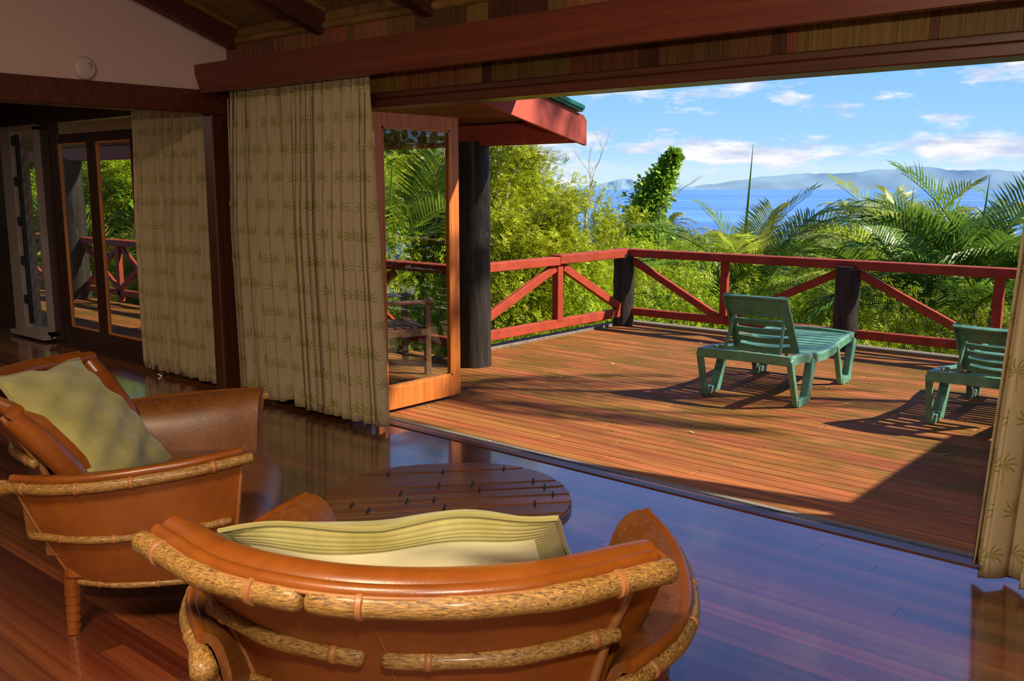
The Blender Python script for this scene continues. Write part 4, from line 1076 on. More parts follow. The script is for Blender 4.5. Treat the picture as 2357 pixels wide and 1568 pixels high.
# ------------------------------------------------------------------ cushions
def cushion(label, M, w, h, thick, seed, droop=0.0):
    """pillow in its own xy plane (x across, y up), front = +z; M places it"""
    rn = random.Random(seed); N = 30
    ph = [rn.uniform(0, 6) for _ in range(8)]
    V, UV = [], []
    def surf(u, v, side):
        e = (1 - abs(u) ** 2.6) * (1 - abs(v) ** 2.6); e = max(e, 0) ** 0.55
        pin = 1 - 0.085 * (1 - abs(u * v)) * (abs(u) ** 2 if abs(u) > abs(v) else abs(v) ** 2)
        x, y = u * w / 2 * pin, v * h / 2 * pin
        wr = 0.006 * math.sin(9 * u + 5 * v + ph[0]) * math.sin(4 * v + ph[1]) + 0.007 * math.sin(14 * v - 6 * u + ph[2]) + 0.008 * math.sin(5 * u * v + ph[3])
        z = side * (thick / 2 * e) + wr * (0.3 + 0.7 * e) + 0.009 * math.sin(6 * u + ph[4]) * (v ** 2) + 0.010 * math.sin(5 * v + ph[5]) * (u ** 2)
        z += droop * (u * u - 0.3) * 0.1
        return (x, y, z)
    faces = []; mats = []
    for side in (1, -1):
        b = len(V)
        for i in range(N + 1):
            for j in range(N + 1):
                u, v = -1 + 2 * j / N, -1 + 2 * i / N
                V.append(surf(u, v, side)); UV.append(((u + 1) / 2 * w * 2, (v + 1) / 2 * h * 2))
        for i in range(N):
            for j in range(N):
                q = (b + i * (N + 1) + j, b + i * (N + 1) + j + 1, b + (i + 1) * (N + 1) + j + 1, b + (i + 1) * (N + 1) + j)
                faces.append(q if side == 1 else tuple(reversed(q))); mats.append(0 if side == 1 or max(abs(-1 + 2 * (i + .5) / N), abs(-1 + 2 * (j + .5) / N)) > 0.85 else 1)
    me = bpy.data.meshes.new('cover'); me.from_pydata(V, [], faces)
    l_ = me.uv_layers.new(name='uv'); li = np.array([l.vertex_index for l in me.loops]); l_.data.foreach_set('uv', np.array(UV, np.float32)[li].ravel())
    me.materials.append(MAT['corduroy']); me.materials.append(MAT['cream_cloth'])
    me.polygons.foreach_set('material_index', mats); me.polygons.foreach_set('use_smooth', [True] * len(mats))
    t = thing('cushion', label, 'cushion'); t.matrix_world = M
    link('cover', me, t)
    # corded seam round the edge, set in from the rim
    ring = []
    for k in range(4 * N):
        s = k / N; a = int(s); f = -1 + 2 * (s - a)
        u, v = ((f, -1), (1, f), (-f, 1), (-1, -f))[a]
        ring.append(surf(u, v, 1))
    ring.append(ring[0])
    MB().tube(ring, 0.006, 6, cap=False).build('seam_cord', 'corduroy', t, True, local=True)
    return t
def frame(center, ydir, zdir):
    y = Vector(ydir).normalized(); z = Vector(zdir); z = (z - y * z.dot(y)).normalized(); x = y.cross(z)
    return Matrix.Translation(Vector(center)) @ Matrix((x, y, z)).transposed().to_4x4()
def chair_pt(ch, p):
    return Matrix.Translation(ch.location) @ Euler(ch.rotation_euler).to_matrix().to_4x4() @ Vector(p)
def chair_dir(ch, d): return Euler(ch.rotation_euler).to_matrix() @ Vector(d)
cushion('olive corduroy cushion with cream back propped in the armchair turned away',
        frame(chair_pt(ac1, (0.012, -0.098, 0.662)), chair_dir(ac1, (-0.17, -0.60, 0.78)), chair_dir(ac1, (0, 0.8, 0.6))), 0.72, 0.605, 0.15, 3)
cushion('olive corduroy cushion slumped in the sideways armchair',
        frame(chair_pt(ac2, (0.03, -0.08, 0.665)), chair_dir(ac2, (-0.20, -0.66, 0.72)), chair_dir(ac2, (0.10, 0.75, 0.62))), 0.62, 0.58, 0.14, 7)

# ------------------------------------------------------------------ landscape: slope, sea, islands
def slope_z(x, y):
    d = math.hypot(x, max(0.0, y))
    pts = ((0, -2.6), (9, -2.9), (16, -4.4), (30, -7.6), (60, -11.5), (130, -16.0), (230, -19.0), (330, -21.5))
    return float(np.interp(d, [p[0] for p in pts], [p[1] for p in pts]))
gm = MB(); rads = [0, 5, 9, 12, 16, 22, 30, 42, 60, 90, 130, 180, 230, 300, 400]
na = 48
rows = []
for r_ in rads:
    rows.append([(r_ * math.cos(a), r_ * math.sin(a), slope_z(r_ * math.cos(a), r_ * math.sin(a)) + (0.4 * math.sin(5 * a + r_) if 12 < r_ < 200 else 0)) for a in [math.radians(-25 + 230 * k / na) for k in range(na + 1)]])
gm.sheet(rows); tag(gm.build('hillside', 'slope_green', None, True), kind='structure')
def mat_sea():
    t = newmat('sea_water')
    g = t.n('NewGeometry')
    mp = t.n('Mapping'); t.l(g.outputs['Position'], mp.inputs[0]); mp.inputs['Rotation'].default_value = (0, 0, -YAW); mp.inputs['Scale'].default_value = (0.0012, 0.010, 0.01)
    f = t.noise(mp.outputs[0], 1.0, 5, 0.6)
    c = t.ramp(f, ((0.35, (0.014, 0.100, 0.44)), (0.68, (0.085, 0.270, 0.72))))
    w = t.noise(g.outputs['Position'], 0.6, 4)
    t.bsdf(c, 0.28, t.bump(w, 0.35, 0.4), 0.45)
mat_sea()
sm_ = MB(); n = 96
rr_ = [0.0, 300, 1500, 6000, 20000, 42000]
sm_.sheet([[(r_ * math.cos(2 * math.pi * k / n), r_ * math.sin(2 * math.pi * k / n), -19.6) for k in range(n + 1)] for r_ in rr_])
tag(sm_.build('sea', 'sea_water'), kind='structure')
plain('island_haze_blue', (0.10, 0.19, 0.30), 0.95, noise=0.25, nscale=0.006)  # forest tone turned to blue: some of the haze is in this colour
def island(name, label, sky, dist, base_drop=0):
    """a ridge whose crest follows the given bearings (photo columns) and crest heights (pixels above the horizon)"""
    r = random.Random(17); cols = []
    us = np.linspace(sky[0][0], sky[-1][0], 90)
    hs = np.interp(us, [p[0] for p in sky], [p[1] for p in sky])
    rows = [[], [], [], [], []]
    for i, (u, h) in enumerate(zip(us, hs)):
        hgt = max(0.5, (h + r.uniform(-1.2, 1.2)) * dist / F_PX)
        for k, (dd, q) in enumerate(((-260, 0.0), (-170, 0.35), (-70, 0.72), (0, 1.0), (300, 0.0))):
            p_ = bearing(u, dist + dd + (50 * math.sin(i * 0.33 + k) if 0 < k < 4 else 0))
            rows[k].append((p_.x, p_.y, -20 + 21.5 * (q > 0) * 0 + hgt * q * (1 + (0.10 * math.sin(i * 0.55 + k * 2) if 0 < k < 3 else 0)) + (21.0 if q == 1.0 else 14.0 * q)))
    o = MB().sheet(rows).build(name, 'island_haze_blue', None, True)
    return tag(o, label, 'island')
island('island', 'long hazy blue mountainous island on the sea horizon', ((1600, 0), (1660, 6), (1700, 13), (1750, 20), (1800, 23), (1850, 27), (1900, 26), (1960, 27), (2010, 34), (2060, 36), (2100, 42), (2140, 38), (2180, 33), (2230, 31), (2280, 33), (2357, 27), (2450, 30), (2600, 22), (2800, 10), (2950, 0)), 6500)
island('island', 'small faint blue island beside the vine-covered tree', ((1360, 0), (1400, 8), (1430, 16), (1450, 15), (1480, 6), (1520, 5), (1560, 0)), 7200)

# ------------------------------------------------------------------ plants
def np_mesh(name, V, F, mat, smooth=False):
    me = bpy.data.meshes.new(name)
    V = np.asarray(V, np.float32); F = np.asarray(F, np.int32); k = F.shape[1]
    me.vertices.add(len(V)); me.vertices.foreach_set('co', V.ravel())
    me.loops.add(F.size); me.loops.foreach_set('vertex_index', F.ravel())
    me.polygons.add(len(F)); me.polygons.foreach_set('loop_start', np.arange(0, F.size, k, dtype=np.int32)); me.polygons.foreach_set('loop_total', np.full(len(F), k, np.int32))
    if smooth: me.polygons.foreach_set('use_smooth', [True] * len(F))
    me.materials.append(MAT[mat]); me.update(calc_edges=True); return me

def sprig_cloud(P, D, size, rg, pairs=4, ratio=0.42, flat=0.5):
    """feathery sprigs: every point carries a stalk with 'pairs' pairs of rhombic leaflets"""
    n = len(P)
    D = D / (np.linalg.norm(D, axis=1, keepdims=True) + 1e-9)
    up = np.tile([0, 0, 1.0], (n, 1)) + rg.normal(0, flat, (n, 3))
    S = np.cross(D, up); S /= (np.linalg.norm(S, axis=1, keepdims=True) + 1e-9)
    Nn = np.cross(S, D)
    L = size * rg.uniform(0.65, 1.25, (n, 1))
    V = []; 
    for k in range(pairs):
        t = (k + 0.6) / pairs
        base = P + D * L * t - Nn * L * 0.18 * t * t
        ll = L * ratio * (1.05 - 0.45 * abs(t - 0.45))
        for s in (-1, 1):
            dirv = S * s * 0.86 + D * 0.5 - Nn * 0.12
            tip = base + dirv * ll
            mid = base + dirv * ll * 0.5
            wv = D * ll * 0.21 - S * s * ll * 0.10
            V += [base, mid + wv, tip, mid - wv]
    A = np.stack(V, 1).reshape(-1, 3)
    F = np.arange(len(A)).reshape(-1, 4)
    return A, F

def broad_cloud(P, D, size, rg):
    n = len(P); D = D / (np.linalg.norm(D, axis=1, keepdims=True) + 1e-9)
    up = rg.normal(0, 1, (n, 3)) + np.array([0, 0, 0.8]); S = np.cross(D, up); S /= (np.linalg.norm(S, axis=1, keepdims=True) + 1e-9); Nn = np.cross(S, D)
    L = size * rg.uniform(0.6, 1.3, (n, 1))
    V = np.stack([P, P + D * L * 0.45 + S * L * 0.3 - Nn * L * 0.05, P + D * L - Nn * L * 0.2, P + D * L * 0.45 - S * L * 0.3 - Nn * L * 0.05], 1).reshape(-1, 3)
    return V, np.arange(len(V)).reshape(-1, 4)

def tree_data(name, seed, H, R, trunk_r, leaf, bark, sprigs, size, layers=0.0, low=0.35, lean=(0, 0), broad=False, stems=1, pairs=4, tip_jit=0.28, flat=0.5):
    """branching skeleton in a dome of height H and radius R; returns (branch mesh, foliage mesh)"""
    r = random.Random(seed); rg = np.random.default_rng(seed)
    wood_ = MB(); tips = []
    def limb(p, d, length, rad, level):
        pts = [p.copy()]; k = 5 if level < 2 else 4
        dd = d.copy()
        for i in range(k):
            dd = (dd + Vector((r.uniform(-1, 1), r.uniform(-1, 1), r.uniform(-0.6, 0.8))) * (0.16 + 0.05 * level)).normalized()
            if level >= 1: dd.z *= (0.86 if layers else 0.96); dd.normalize()
            pts.append(pts[-1] + dd * length / k)
        rads = [rad * (1 - 0.62 * i / k) for i in range(k + 1)]
        wood_.tube(pts, rads, 7 if level < 2 else 5, cap=False)
        if level >= 2:
            for q in pts[1:]: tips.append((q, dd))
        if level < 3:
            nb_ = (r.randint(5, 7), r.randint(4, 6), r.randint(3, 5))[level]
            for j in range(nb_):
                f = r.uniform(low if level == 0 else 0.25, 1.0); i = min(k - 1, int(f * k)); q = pts[i].lerp(pts[i + 1], f * k - i)
                a = r.uniform(0, 2 * math.pi)
                spread = Vector((math.cos(a), math.sin(a), r.uniform(0.05, 0.75) if level == 0 else r.uniform(-0.25, 0.5)))
                nd_ = (dd * (0.35 if level == 0 else 0.7) + spread).normalized()
                limb(q, nd_, (R * 0.72, R * 0.42, R * 0.24)[level] * r.uniform(0.7, 1.15), rads[i] * 0.55, level + 1)
    for s_ in range(stems):
        a = r.uniform(0, 6.28)
        d0 = Vector((lean[0] + (0.25 * math.cos(a) if stems > 1 else 0), lean[1] + (0.25 * math.sin(a) if stems > 1 else 0), 1)).normalized()
        limb(Vector((0.12 * math.cos(a) * (stems > 1), 0.12 * math.sin(a) * (stems > 1), -0.3)), d0, H * 0.80, trunk_r, 0)
    T = np.array([tuple(t[0]) for t in tips]); Dt = np.array([tuple(t[1]) for t in tips])
    # centre the crown over the foot of the trunk, then fit it to the wanted radius and height
    cx_, cy_, cz_ = T[:, 0].mean(), T[:, 1].mean(), T[:, 2].mean()
    def sway(x, y, z): q = min(1.0, max(0.0, z / cz_)); return (x - cx_ * q, y - cy_ * q, z)
    T = np.array([sway(*q) for q in T]); wood_.v = [sway(*q) for q in wood_.v]
    kr = R / np.percentile(np.hypot(T[:, 0], T[:, 1]), 96); kz = H / np.percentile(T[:, 2], 99)
    T = T * np.array([kr, kr, kz]); wood_.v = [(x * kr, y * kr, z * kz) for x, y, z in wood_.v]
    idx = rg.integers(0, len(T), sprigs)
    jit = rg.normal(0, 1, (sprigs, 3)) * np.array([tip_jit, tip_jit, tip_jit * 0.45]) * (R / 3.0)
    P = T[idx] + jit; D = Dt[idx] * 0.4 + rg.normal(0, 0.8, (sprigs, 3)) * np.array([1, 1, 0.35])
    if broad: V, F = broad_cloud(P, D, size, rg)
    else: V, F = sprig_cloud(P, D, size, rg, pairs, flat=flat)
    return wood_.mesh(name + '_branches', bark, True), np_mesh(name + '_foliage', V, F, leaf)

def plant_tree(name, label, data, loc, rz=0.0, s=1.0, group=None, cat='tree', sz=None):
    t = thing(name, label, cat, loc, rz, group); t.scale = (s, s, sz or s)
    link('branches', data[0], t); f = link('foliage', data[1], t); f['kind'] = 'stuff'
    return t
TD = {}
TD['feather'] = tree_data('feather', 1, 6.0, 2.6, 0.15, 'leaf_feather', 'bark_pale', 24000, 0.150, low=0.35, pairs=4, tip_jit=0.22, flat=0.22)
TD['feather2'] = tree_data('feather2', 2, 5.5, 2.4, 0.13, 'leaf_feather', 'bark_pale', 24000, 0.150, low=0.30, pairs=4, stems=2, tip_jit=0.22, flat=0.22)
TD['albizia'] = tree_data('albizia', 3, 5.5, 4.0, 0.20, 'leaf_albizia', 'bark', 26000, 0.17, layers=1.0, low=0.6, pairs=3, tip_jit=0.20)
TD['albizia2'] = tree_data('albizia2', 4, 5.5, 3.6, 0.18, 'leaf_albizia', 'bark', 26000, 0.17, layers=1.0, low=0.55, pairs=3, tip_jit=0.20)
TD['dark'] = tree_data('dark', 5, 5.5, 2.8, 0.14, 'leaf_dark', 'bark', 16000, 0.17, broad=True)
TD['shrub'] = tree_data('shrub', 6, 2.4, 1.3, 0.06, 'leaf_feather', 'bark', 20000, 0.085, stems=3, low=0.1, pairs=3, tip_jit=0.36)

def frond_data(name, seed, L, leaflet, pairs, mat, arch=0.9, droop=0.5, width=0.035, vee=0.45, start=0.18, rise=1.0):
    """pinnate palm frond leaving the origin towards +x, rising then arching over"""
    r = random.Random(seed); V, F = [], []
    def rach(t):
        ang = rise - arch * t
        return ang
    pts = [Vector((0, 0, 0))]; n = 22
    for i in range(n):
        a = rach((i + 0.5) / n); pts.append(pts[-1] + Vector((math.cos(a), 0, math.sin(a))) * L / n)
    def at(t): k = min(n - 1, int(t * n)); return pts[k].lerp(pts[k + 1], t * n - k), (pts[k + 1] - pts[k]).normalized()
    # rachis strip (triangular section)
    for i, p_ in enumerate(pts):
        w = 0.016 * (1 - 0.85 * i / n) * (L / 2.0) + 0.002
        V += [p_ + Vector((0, w, 0)), p_ + Vector((0, -w, 0)), p_ + Vector((0, 0, -w * 1.3))]
    for i in range(n):
        a, b = i * 3, (i + 1) * 3
        for j in range(3): F.append((a + j, a + (j + 1) % 3, b + (j + 1) % 3, b + j))
    for k in range(pairs):
        t = start + (0.985 - start) * k / (pairs - 1)
        p_, d = at(t); up = Vector((-d.z, 0, d.x))
        ll = leaflet * (0.45 + 0.55 * math.sin(math.pi * (0.12 + 0.80 * (t - start) / (1 - start)))) * r.uniform(0.88, 1.1)
        for s in (-1, 1):
            fwd = 0.35 + 0.75 * t
            dirv = (Vector((0, s, 0)) * 1.0 + d * fwd + up * (vee + r.uniform(-0.12, 0.12))).normalized()
            m_ = p_ + dirv * ll * 0.5
            tip = m_ + (dirv + Vector((0, 0, -droop * r.uniform(0.5, 1.4)))).normalized() * ll * 0.5
            w = d * width * 0.5 + up * width * 0.15
            b = len(V); V += [p_ + w * 0.5, p_ - w * 0.5, m_ - w, m_ + w, tip]
            F.append((b, b + 1, b + 2, b + 3)); F.append((b + 3, b + 2, b + 4, b + 4))
    F2 = [f for f in F if len(set(f)) == 4]; F3 = [f[:3] for f in F if len(set(f)) == 3]
    me = bpy.data.meshes.new(name); me.from_pydata([tuple(v) for v in V], [], F2 + F3); me.materials.append(MAT[mat]); me.update(); return me
FD = {}
for mt, nm in (('palm_green', 'g'), ('palm_bright', 'b')):
    FD[nm] = [frond_data('frond', 10 + k, 2.0, 0.62, 34, mt, a, dp, 0.040, 0.5, 0.2, rs) for k, (a, dp, rs) in enumerate(((0.9, 0.35, 1.25), (1.3, 0.5, 1.15), (1.6, 0.6, 0.95)))]
FD['d'] = [frond_data('frond', 30 + k, 1.8, 0.5, 26, 'palm_dry', a, 1.6, 0.030, -0.2, 0.15, rs) for k, (a, rs) in enumerate(((1.7, 0.0), (1.4, -0.3)))]

def clump_palm(name, label, loc, stems, crown_h, fronds, seed, spread=0.5, kinds='gb', scale=1.0, spears=1, dry=0, spear_len=1.6, fan=()):
    r = random.Random(seed); t = thing(name, label, 'palm', loc, 0)
    for s_ in range(stems):
        a = 2 * math.pi * s_ / stems + r.uniform(-0.4, 0.4); h = crown_h * r.uniform(0.8, 1.0) if s_ else crown_h
        o = spread * r.uniform(0.5, 1.0) if s_ else 0.05
        top = Vector((math.cos(a) * o, math.sin(a) * o, h))
        pts = catmull([(math.cos(a) * o * 0.35, math.sin(a) * o * 0.35, -0.4), (math.cos(a) * o * 0.5, math.sin(a) * o * 0.5, h * 0.5), tuple(top), tuple(top + Vector((math.cos(a) * 0.05, math.sin(a) * 0.05, 0.35)))], 10)
        MB().tube(pts, [0.05 - 0.02 * k / 9 for k in range(10)], 8).build('stem', 'palm_stem', t, True, local=True)
        for k in range(fronds):
            kind = kinds[r.randrange(len(kinds))]; me = r.choice(FD[kind])
            f = link('frond', me, t); f.location = top + Vector((0, 0, 0.30)); sc_ = scale * r.uniform(0.75, 1.1)
            f.rotation_euler = (r.uniform(-0.2, 0.2), r.uniform(-0.35, 0.30), a + r.uniform(-1.5, 1.5) if k % 3 else r.uniform(0, 6.28)); f.scale = (sc_,) * 3
        for k in range(dry):
            f = link('frond', r.choice(FD['d']), t); f.location = top + Vector((0, 0, 0.1)); f.rotation_euler = (r.uniform(-.3, .3), r.uniform(0.1, 0.5), r.uniform(0, 6.28)); f.scale = (scale * r.uniform(0.6, 0.9),) * 3
        if s_ == 0:
            for (ang, tilt, kind, which, sc_) in fan:   # the fronds that stand clear of the clump
                f = link('frond', FD[kind][which], t); f.location = top + Vector((0, 0, 0.32)); f.rotation_euler = (r.uniform(-.15, .15), tilt, YAW + ang); f.scale = (sc_,) * 3
        if s_ < spears:
            MB().tube([top + Vector((0, 0, 0.3)), top + Vector((0.01, 0.02, 0.3 + spear_len * 0.5)), top + Vector((0.05, 0.06, 0.3 + spear_len))], [0.030, 0.022, 0.003], 6).build('spear_leaf', 'palm_green', t, True, local=True)
    return t
def ground(u, d): p_ = bearing(u, d); p_.z = slope_z(p_.x, p_.y); return p_

# trees are set by bearing, distance, crown radius and the photo row their top reaches
HT = {'feather': 6.0, 'feather2': 5.5, 'albizia': 5.5, 'albizia2': 5.5, 'dark': 5.5, 'shrub': 2.4}
RT_ = {'feather': 2.6, 'feather2': 2.4, 'albizia': 4.0, 'albizia2': 3.6, 'dark': 2.8, 'shrub': 1.3}
def grow(name, label, kind, u, d, R, v_top, rz, group=None, cat='tree', zmin=None):
    p_ = ground(u, d); top = CAM_H + (HOR - v_top) * d / 2179.0
    if zmin is not None: p_.z = max(p_.z, zmin)
    h = top - p_.z
    return plant_tree(name, label, TD[kind], p_, rz, R / RT_[kind], group, cat, sz=h / HT[kind])
for (u, d, kind, R, v, rz, lb) in (
        (1120, 13.0, 'feather', 1.7, 325, 3.4, 'light green feathery tree with pale forked boughs under the red rake board'),
        (1235, 15.5, 'feather2', 1.35, 365, 2.0, 'light green feathery tree between tall veranda post and corner post'),
        (1345, 17.5, 'feather2', 1.25, 490, 4.0, 'low light green feathery tree beyond the corner post'),
        (930, 16.5, 'feather', 2.2, 280, 3.1, 'light green feathery tree seen through the open glass leaf'),
        (845, 14.8, 'feather2', 2.2, 330, 1.1, 'light green feathery tree behind the wooden veranda chairs'),
        (1480, 21.0, 'feather', 1.5, 560, 0.2, 'light green bushy crown just below the sea view'),
        (1165, 11.9, 'shrub', 1.0, 560, 2.6, 'leafy green bush against the railing next to the tall veranda post'),
        (1340, 12.6, 'shrub', 1.3, 545, 0.9, 'leafy green bush below the deck corner'),
        (955, 12.1, 'shrub', 1.1, 590, 1.9, 'leafy green bush behind the wooden veranda armchair'),
        (1045, 14.4, 'shrub', 1.4, 570, 2.9, 'leafy green bush hidden partly by the tall veranda post'),
        (760, 13.6, 'shrub', 1.4, 580, 0.4, 'leafy green bush beyond the low veranda table')):
    grow('tree', lb, kind, u, d, R, v, rz)
# trees beyond the side room doors
for (u, d, kind, R, v, rz, lb) in (
        (60, 22, 'feather', 3.0, 280, 0.3, 'green tree seen through the louvre window'),
        (190, 24, 'feather2', 3.0, 330, 1.5, 'green tree seen through the narrow side door pane'),
        (330, 22, 'feather2', 3.0, 290, 2.2, 'green tree half hidden by the side room curtain'),
        (480, 20, 'dark', 3.2, 260, 0.8, 'dark green tree beyond the side veranda'),
        (640, 19, 'feather', 2.0, 270, 5.0, 'green tree behind the wide curtain'),
        (780, 17, 'albizia2', 3.2, 300, 4.0, 'spreading green tree beyond the veranda railing'),
        (-120, 24, 'dark', 3.5, 280, 0.8, 'dark green tree beyond the end of the veranda')):
    grow('tree', lb, kind, u, d, R, v, rz)
clump_palm('areca_palm', 'clumping palm seen through the side room doors', ground(290, 18.5), 4, 3.6, 7, 5, kinds='gb', scale=1.1)
clump_palm('areca_palm', 'clumping palm seen through the open glass leaf', ground(885, 12.9), 4, 3.8, 7, 6, kinds='gb', scale=1.0)
# clumping palms in front of the sea
clump_palm('areca_palm', 'clumping palm with a tall spear leaf behind the fully visible lounger', ground(1712, 14.2), 5, 3.55, 4, 21, 0.60, 'ggb', 0.85, spears=1, dry=2, spear_len=2.3, fan=((0.1, -0.05, 'g', 1, 1.3), (-0.3, -0.25, 'g', 0, 0.95), (3.0, -0.10, 'g', 1, 1.0), (3.4, 0.15, 'g', 1, 0.85), (0.5, 0.1, 'b', 1, 0.9), (2.6, -0.3, 'g', 0, 0.8)))
clump_palm('areca_palm', 'bright yellow-green clumping palm before the island', ground(2085, 15.6), 4, 3.95, 4, 22, 0.5, 'bbg', 0.92, dry=2, fan=((0.2, -0.15, 'b', 0, 1.0), (2.9, -0.2, 'b', 0, 1.0), (3.3, 0.0, 'b', 1, 1.0), (1.5, -0.2, 'b', 0, 0.9)))
clump_palm('areca_palm', 'dark clumping palm with dry hanging fronds beyond the half-hidden lounger', ground(2255, 14.0), 5, 3.75, 5, 23, 0.7, 'g', 0.92, spears=1, dry=6, spear_len=1.6, fan=((0.2, -0.2, 'g', 0, 1.0), (3.0, -0.2, 'g', 0, 1.0), (3.3, 0.0, 'g', 1, 1.05)))
clump_palm('areca_palm', 'dark clumping palm hidden behind the curtain by the half-hidden lounger', ground(2530, 15.0), 5, 3.9, 6, 24, 0.7, 'g', 1.05, dry=3)
# flat-crowned trees on the slope below
rs = random.Random(77)
spots = [(1560, 24, 575), (1640, 30, 572), (1500, 31, 570), (1800, 27, 590), (1900, 34, 572), (1985, 25, 600), (2060, 38, 575), (2130, 28, 600), (2230, 36, 590), (2330, 27, 600), (2440, 34, 580),
         (1740, 20, 665), (1870, 19, 650), (1990, 18.5, 655), (2120, 19, 660), (2260, 19.5, 650), (1600, 18.5, 640), (1480, 18, 630), (1700, 42, 570), (1840, 50, 566), (1960, 48, 562), (2080, 52, 566), (2200, 50, 572), (2330, 52, 566), (1560, 46, 560), (2500, 24, 600), (2600, 40, 580)]
for i, (u, d, v) in enumerate(spots):
    kind = 'albizia' if i % 2 else 'albizia2'
    lb, gp = (('flat-crowned feathery tree right behind the bushes at the sea-side railing', 'flat-crowned trees behind the railing bushes') if d < 21 else ('flat-crowned feathery tree halfway down the slope to the sea', 'flat-crowned trees halfway down the slope') if d < 41 else ('flat-crowned feathery tree far down the slope, before the coconut palms', 'flat-crowned trees before the coconut palms'))
    grow('spreading_tree', lb, kind, u + rs.uniform(-15, 15), d, rs.uniform(2.4, 3.2) * (0.8 if d < 21 else 1.0 if d < 40 else 1.4), v, rs.uniform(0, 6.28), gp)
for i, (u, d) in enumerate(((1585, 13.4), (1875, 13.2), (1985, 14.2), (2150, 12.9), (2340, 13.1), (1460, 13.4), (1735, 13.0))):
    grow('bush', 'leafy green bush just below the sea-side railing', 'shrub', u, d, rs.uniform(0.9, 1.2), rs.uniform(700, 740), rs.uniform(0, 6), 'bushes below the sea-side railing', 'bush')

# vine-covered leaning tree
def vine_tree():
    rg = np.random.default_rng(9); base = ground(1470, 26.0)
    t = thing('vine_covered_tree', 'slim leaning tree wrapped in dark green vine against the sea', 'tree', base)
    k = 26.0 / F_PX
    pts = [(1468, 600, 0.70), (1472, 560, 0.72), (1482, 510, 0.68), (1497, 460, 0.50), (1520, 420, 0.36), (1538, 385, 0.22), (1552, 357, 0.12)]
    W_ = []
    for u, v, w in pts:
        q = bearing(u, 26.0); q.z = CAM_H + (HOR - v) * 26.0 / 2179.0; W_.append((q - base, w))
    low = Vector((0, 0, 0))
    line = catmull([low] + [w[0] for w in W_], 30)
    MB().tube(line, [0.10 * (1 - 0.8 * i / 29) for i in range(30)], 7).build('trunk', 'bark', t, True, local=True)
    P, D = [], []
    for i in range(13000):
        f = rg.uniform(0, 1) ** 0.8 * 5.999; a = int(f); b = f - a
        c = W_[a][0].lerp(W_[a + 1][0], b); w = W_[a][1] * (1 - b) + W_[a + 1][1] * b
        n_ = rg.normal(0, 1, 3); n_ /= np.linalg.norm(n_); lump = 0.72 + 0.30 * math.sin(f * 9 + n_[0] * 3) + 0.22 * math.sin(f * 23 + n_[1] * 5)
        P.append(np.array(c) + n_ * w * lump * rg.uniform(0.45, 1.15)); D.append(n_ + np.array([0, 0, -0.3]))
    V, F = broad_cloud(np.array(P), np.array(D), 0.135, rg)
    f = link('foliage', np_mesh('vine_foliage', V, F, 'leaf_vine'), t); f['kind'] = 'stuff'
vine_tree()
# bare twiggy sapling and pale slender tree
def twig_tree(name, label, u, d, base_v, top, seed, mat):
    r = random.Random(seed); p0 = bearing(u, d); p0.z = CAM_H + (HOR - base_v) * d / 2179.0
    gz = slope_z(p0.x, p0.y); m_ = MB()
    m_.tube([(p0.x, p0.y, gz), tuple(p0)], [0.035, 0.02], 6)
    def tw(p, dd, L, rad, lv):
        pts = [p]
        for i in range(4): dd = (dd + Vector((r.uniform(-1, 1), r.uniform(-1, 1), r.uniform(-.5, .7))) * 0.18).normalized(); pts.append(pts[-1] + dd * L / 4)
        m_.tube(pts, [rad * (1 - 0.18 * i) for i in range(5)], 5)
        if lv < 3:
            for j in range(3): tw(pts[2 + j % 3], (dd + Vector((r.uniform(-1, 1), r.uniform(-1, 1), r.uniform(-.2, .8))) * 0.75).normalized(), L * 0.6, rad * 0.5, lv + 1)
    tw(p0, (RT * top[0] + Vector((0, 0, top[1]))).normalized(), top[2], 0.016, 0)
    o = m_.build(name, mat, None, True); o.data.transform(Matrix.Translation((-p0.x, -p0.y, -gz))); o.location = (p0.x, p0.y, gz)
    return tag(o, label, 'tree')
twig_tree('bare_sapling', 'bare twiggy sapling leaning out beside the vine-covered tree', 1520, 25.0, 480, (0.8, 0.75, 0.75), 3, 'bark')
twig_tree('pale_sapling', 'slender pale-barked sapling between feathery tree and sea', 1349, 15.5, 490, (0.06, 1.0, 0.75), 5, 'bark_pale')
twig_tree('pale_sapling', 'slender pale leaning trunk seen through the open glass leaf', 1000, 13.1, 520, (0.10, 1.0, 1.2), 6, 'bark_pale')

# coconut palms down by the shore
def coconut_data(seed, H):
    r = random.Random(seed); m_ = MB()
    top = Vector((r.uniform(-0.8, 0.8), r.uniform(-0.8, 0.8), H))
    m_.tube(catmull([(0, 0, -1), (top.x * 0.2, top.y * 0.2, H * 0.5), tuple(top)], 9), [0.22 - 0.008 * k for k in range(9)], 8)
    tm = m_.mesh('coconut_trunk', 'bark_pale', True)
    V, F = [], []
    for k in range(20):
        fd = frond_data('tmp', seed * 50 + k, 4.4, 1.0, 22, 'coconut_leaf', r.uniform(1.2, 2.0), 0.9, 0.12, 0.15, 0.15, r.uniform(-0.1, 1.35))
        M_ = Matrix.Translation(top) @ Euler((r.uniform(-.2, .2), 0, 6.283 * k / 20 + r.uniform(-.2, .2))).to_matrix().to_4x4()
        b = len(V); V += [tuple(M_ @ v.co) for v in fd.vertices]; F += [tuple(b + i for i in pl_.vertices) for pl_ in fd.polygons]; bpy.data.meshes.remove(fd)
    me = bpy.data.meshes.new('coconut_crown'); me.from_pydata(V, [], F); me.materials.append(MAT['coconut_leaf']); me.update()
    return tm, me, H
CD = [coconut_data(3, 13.0), coconut_data(4, 11.0)]
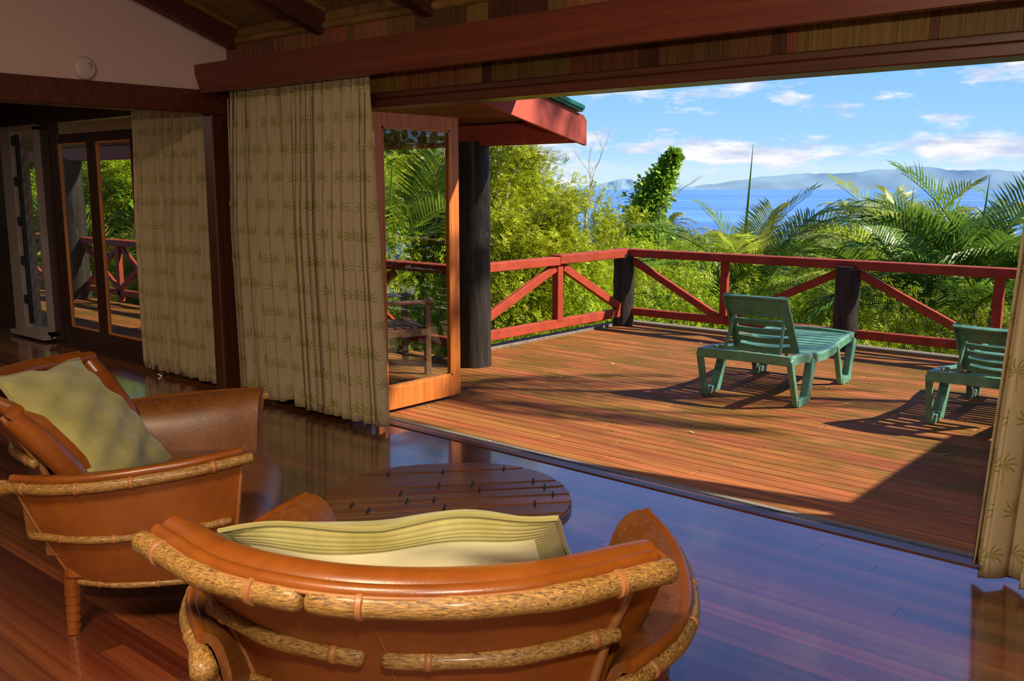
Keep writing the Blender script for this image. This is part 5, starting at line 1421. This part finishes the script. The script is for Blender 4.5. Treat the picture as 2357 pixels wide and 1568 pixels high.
for i, (u, d, v) in enumerate(((1965, 118, 478), (1990, 122, 485), (2035, 110, 500), (1925, 130, 520), (1890, 125, 533), (1870, 140, 515), (1840, 120, 548), (1810, 128, 556), (1700, 150, 545), (1655, 140, 540), (1600, 150, 548), (1565, 160, 545), (2080, 125, 500), (2140, 118, 490), (2200, 130, 488), (2290, 120, 485), (2380, 125, 480), (1740, 135, 552), (1540, 130, 505), (2010, 135, 515), (1945, 108, 535), (1625, 125, 560), (1780, 145, 560))):
    tm, cm, H = CD[i % 2]; p_ = bearing(u, d); zt = CAM_H + (HOR - v) * d / 2179.0 - 1.0
    t = thing('coconut_palm', 'tall coconut palm among the palms by the shore', 'palm', (p_.x, p_.y, min(zt - H, slope_z(p_.x, p_.y))), i * 1.7, 'coconut palms by the shore'); t.scale = (1, 1, (zt - t.location.z) / H)
    link('trunk', tm, t); f = link('crown', cm, t)
# dark low woods along the shore, between the palms and the flat-crowned trees
for i in range(34):
    u = 1380 + i * 38 + rs.uniform(-12, 12); d = rs.uniform(70, 115); p_ = bearing(u, d); top = CAM_H + (HOR - rs.uniform(556, 580)) * d / 2179.0
    plant_tree('shore_tree', 'rounded green tree in the wood along the shore', TD['albizia' if i % 3 else 'dark'], (p_.x, p_.y, min(top - 8.8, slope_z(p_.x, p_.y))), rs.uniform(0, 6.28), 1.6, 'trees in the shore wood', 'tree', (top - min(top - 8.8, slope_z(p_.x, p_.y))) / 5.5)

# a tall slim coconut palm and trees right of the deck, out of the picture: the palm dapples the deck with shade
tm, cm, H = CD[1]
t = thing('coconut_palm', 'tall slim coconut palm standing close beside the deck', 'palm', (2.05, 9.62, -3.2), 0.6); t.scale = (0.30, 0.30, 0.95)
link('trunk', tm, t); link('crown', cm, t)
plant_tree('tree', 'broad green tree behind the house wing', TD['feather'], (12.5, 11.0, slope_z(12.5, 11.0)), 1.0, 1.3)
plant_tree('tree', 'dark green tree beyond the house wing', TD['dark'], (7.5, 17.0, slope_z(7.5, 17.0)), 2.0, 1.5)
plant_tree('tree', 'feathery green tree between house wing and sea', TD['feather2'], (1.5, 18.0, slope_z(1.5, 18.0)), 2.0, 1.2)

# sea haze: a low slab of moist air far out over the water
def sea_haze():
    t = newmat('haze')
    v = t.n('VolumeScatter'); v.inputs['Color'].default_value = (0.22, 0.46, 0.92, 1); v.inputs['Density'].default_value = 0.00032
    t.l(v.outputs[0], t.out.inputs['Volume'])
    m_ = MB(); n = 40
    us_ = [math.radians(60 + 130 * k / n) for k in range(n + 1)]
    ring = [[(r_ * math.cos(a), r_ * math.sin(a), z) for a in us_] for r_, z in ((4500, -19.5), (4500, 160), (9000, 160), (9000, -19.5), (4500, -19.5))]
    m_.sheet(ring)
    b = len(us_)
    for e in (0, n): m_.f.append(tuple(k * b + e for k in range(4)))
    bm = bmesh.new()
    o = m_.build('sea_haze', 'haze')
    bm.from_mesh(o.data); bmesh.ops.remove_doubles(bm, verts=bm.verts, dist=0.01); bmesh.ops.recalc_face_normals(bm, faces=bm.faces); bm.to_mesh(o.data); bm.free()
    tag(o, 'pale sea haze in front of the far island', 'haze', kind='stuff')
sea_haze()
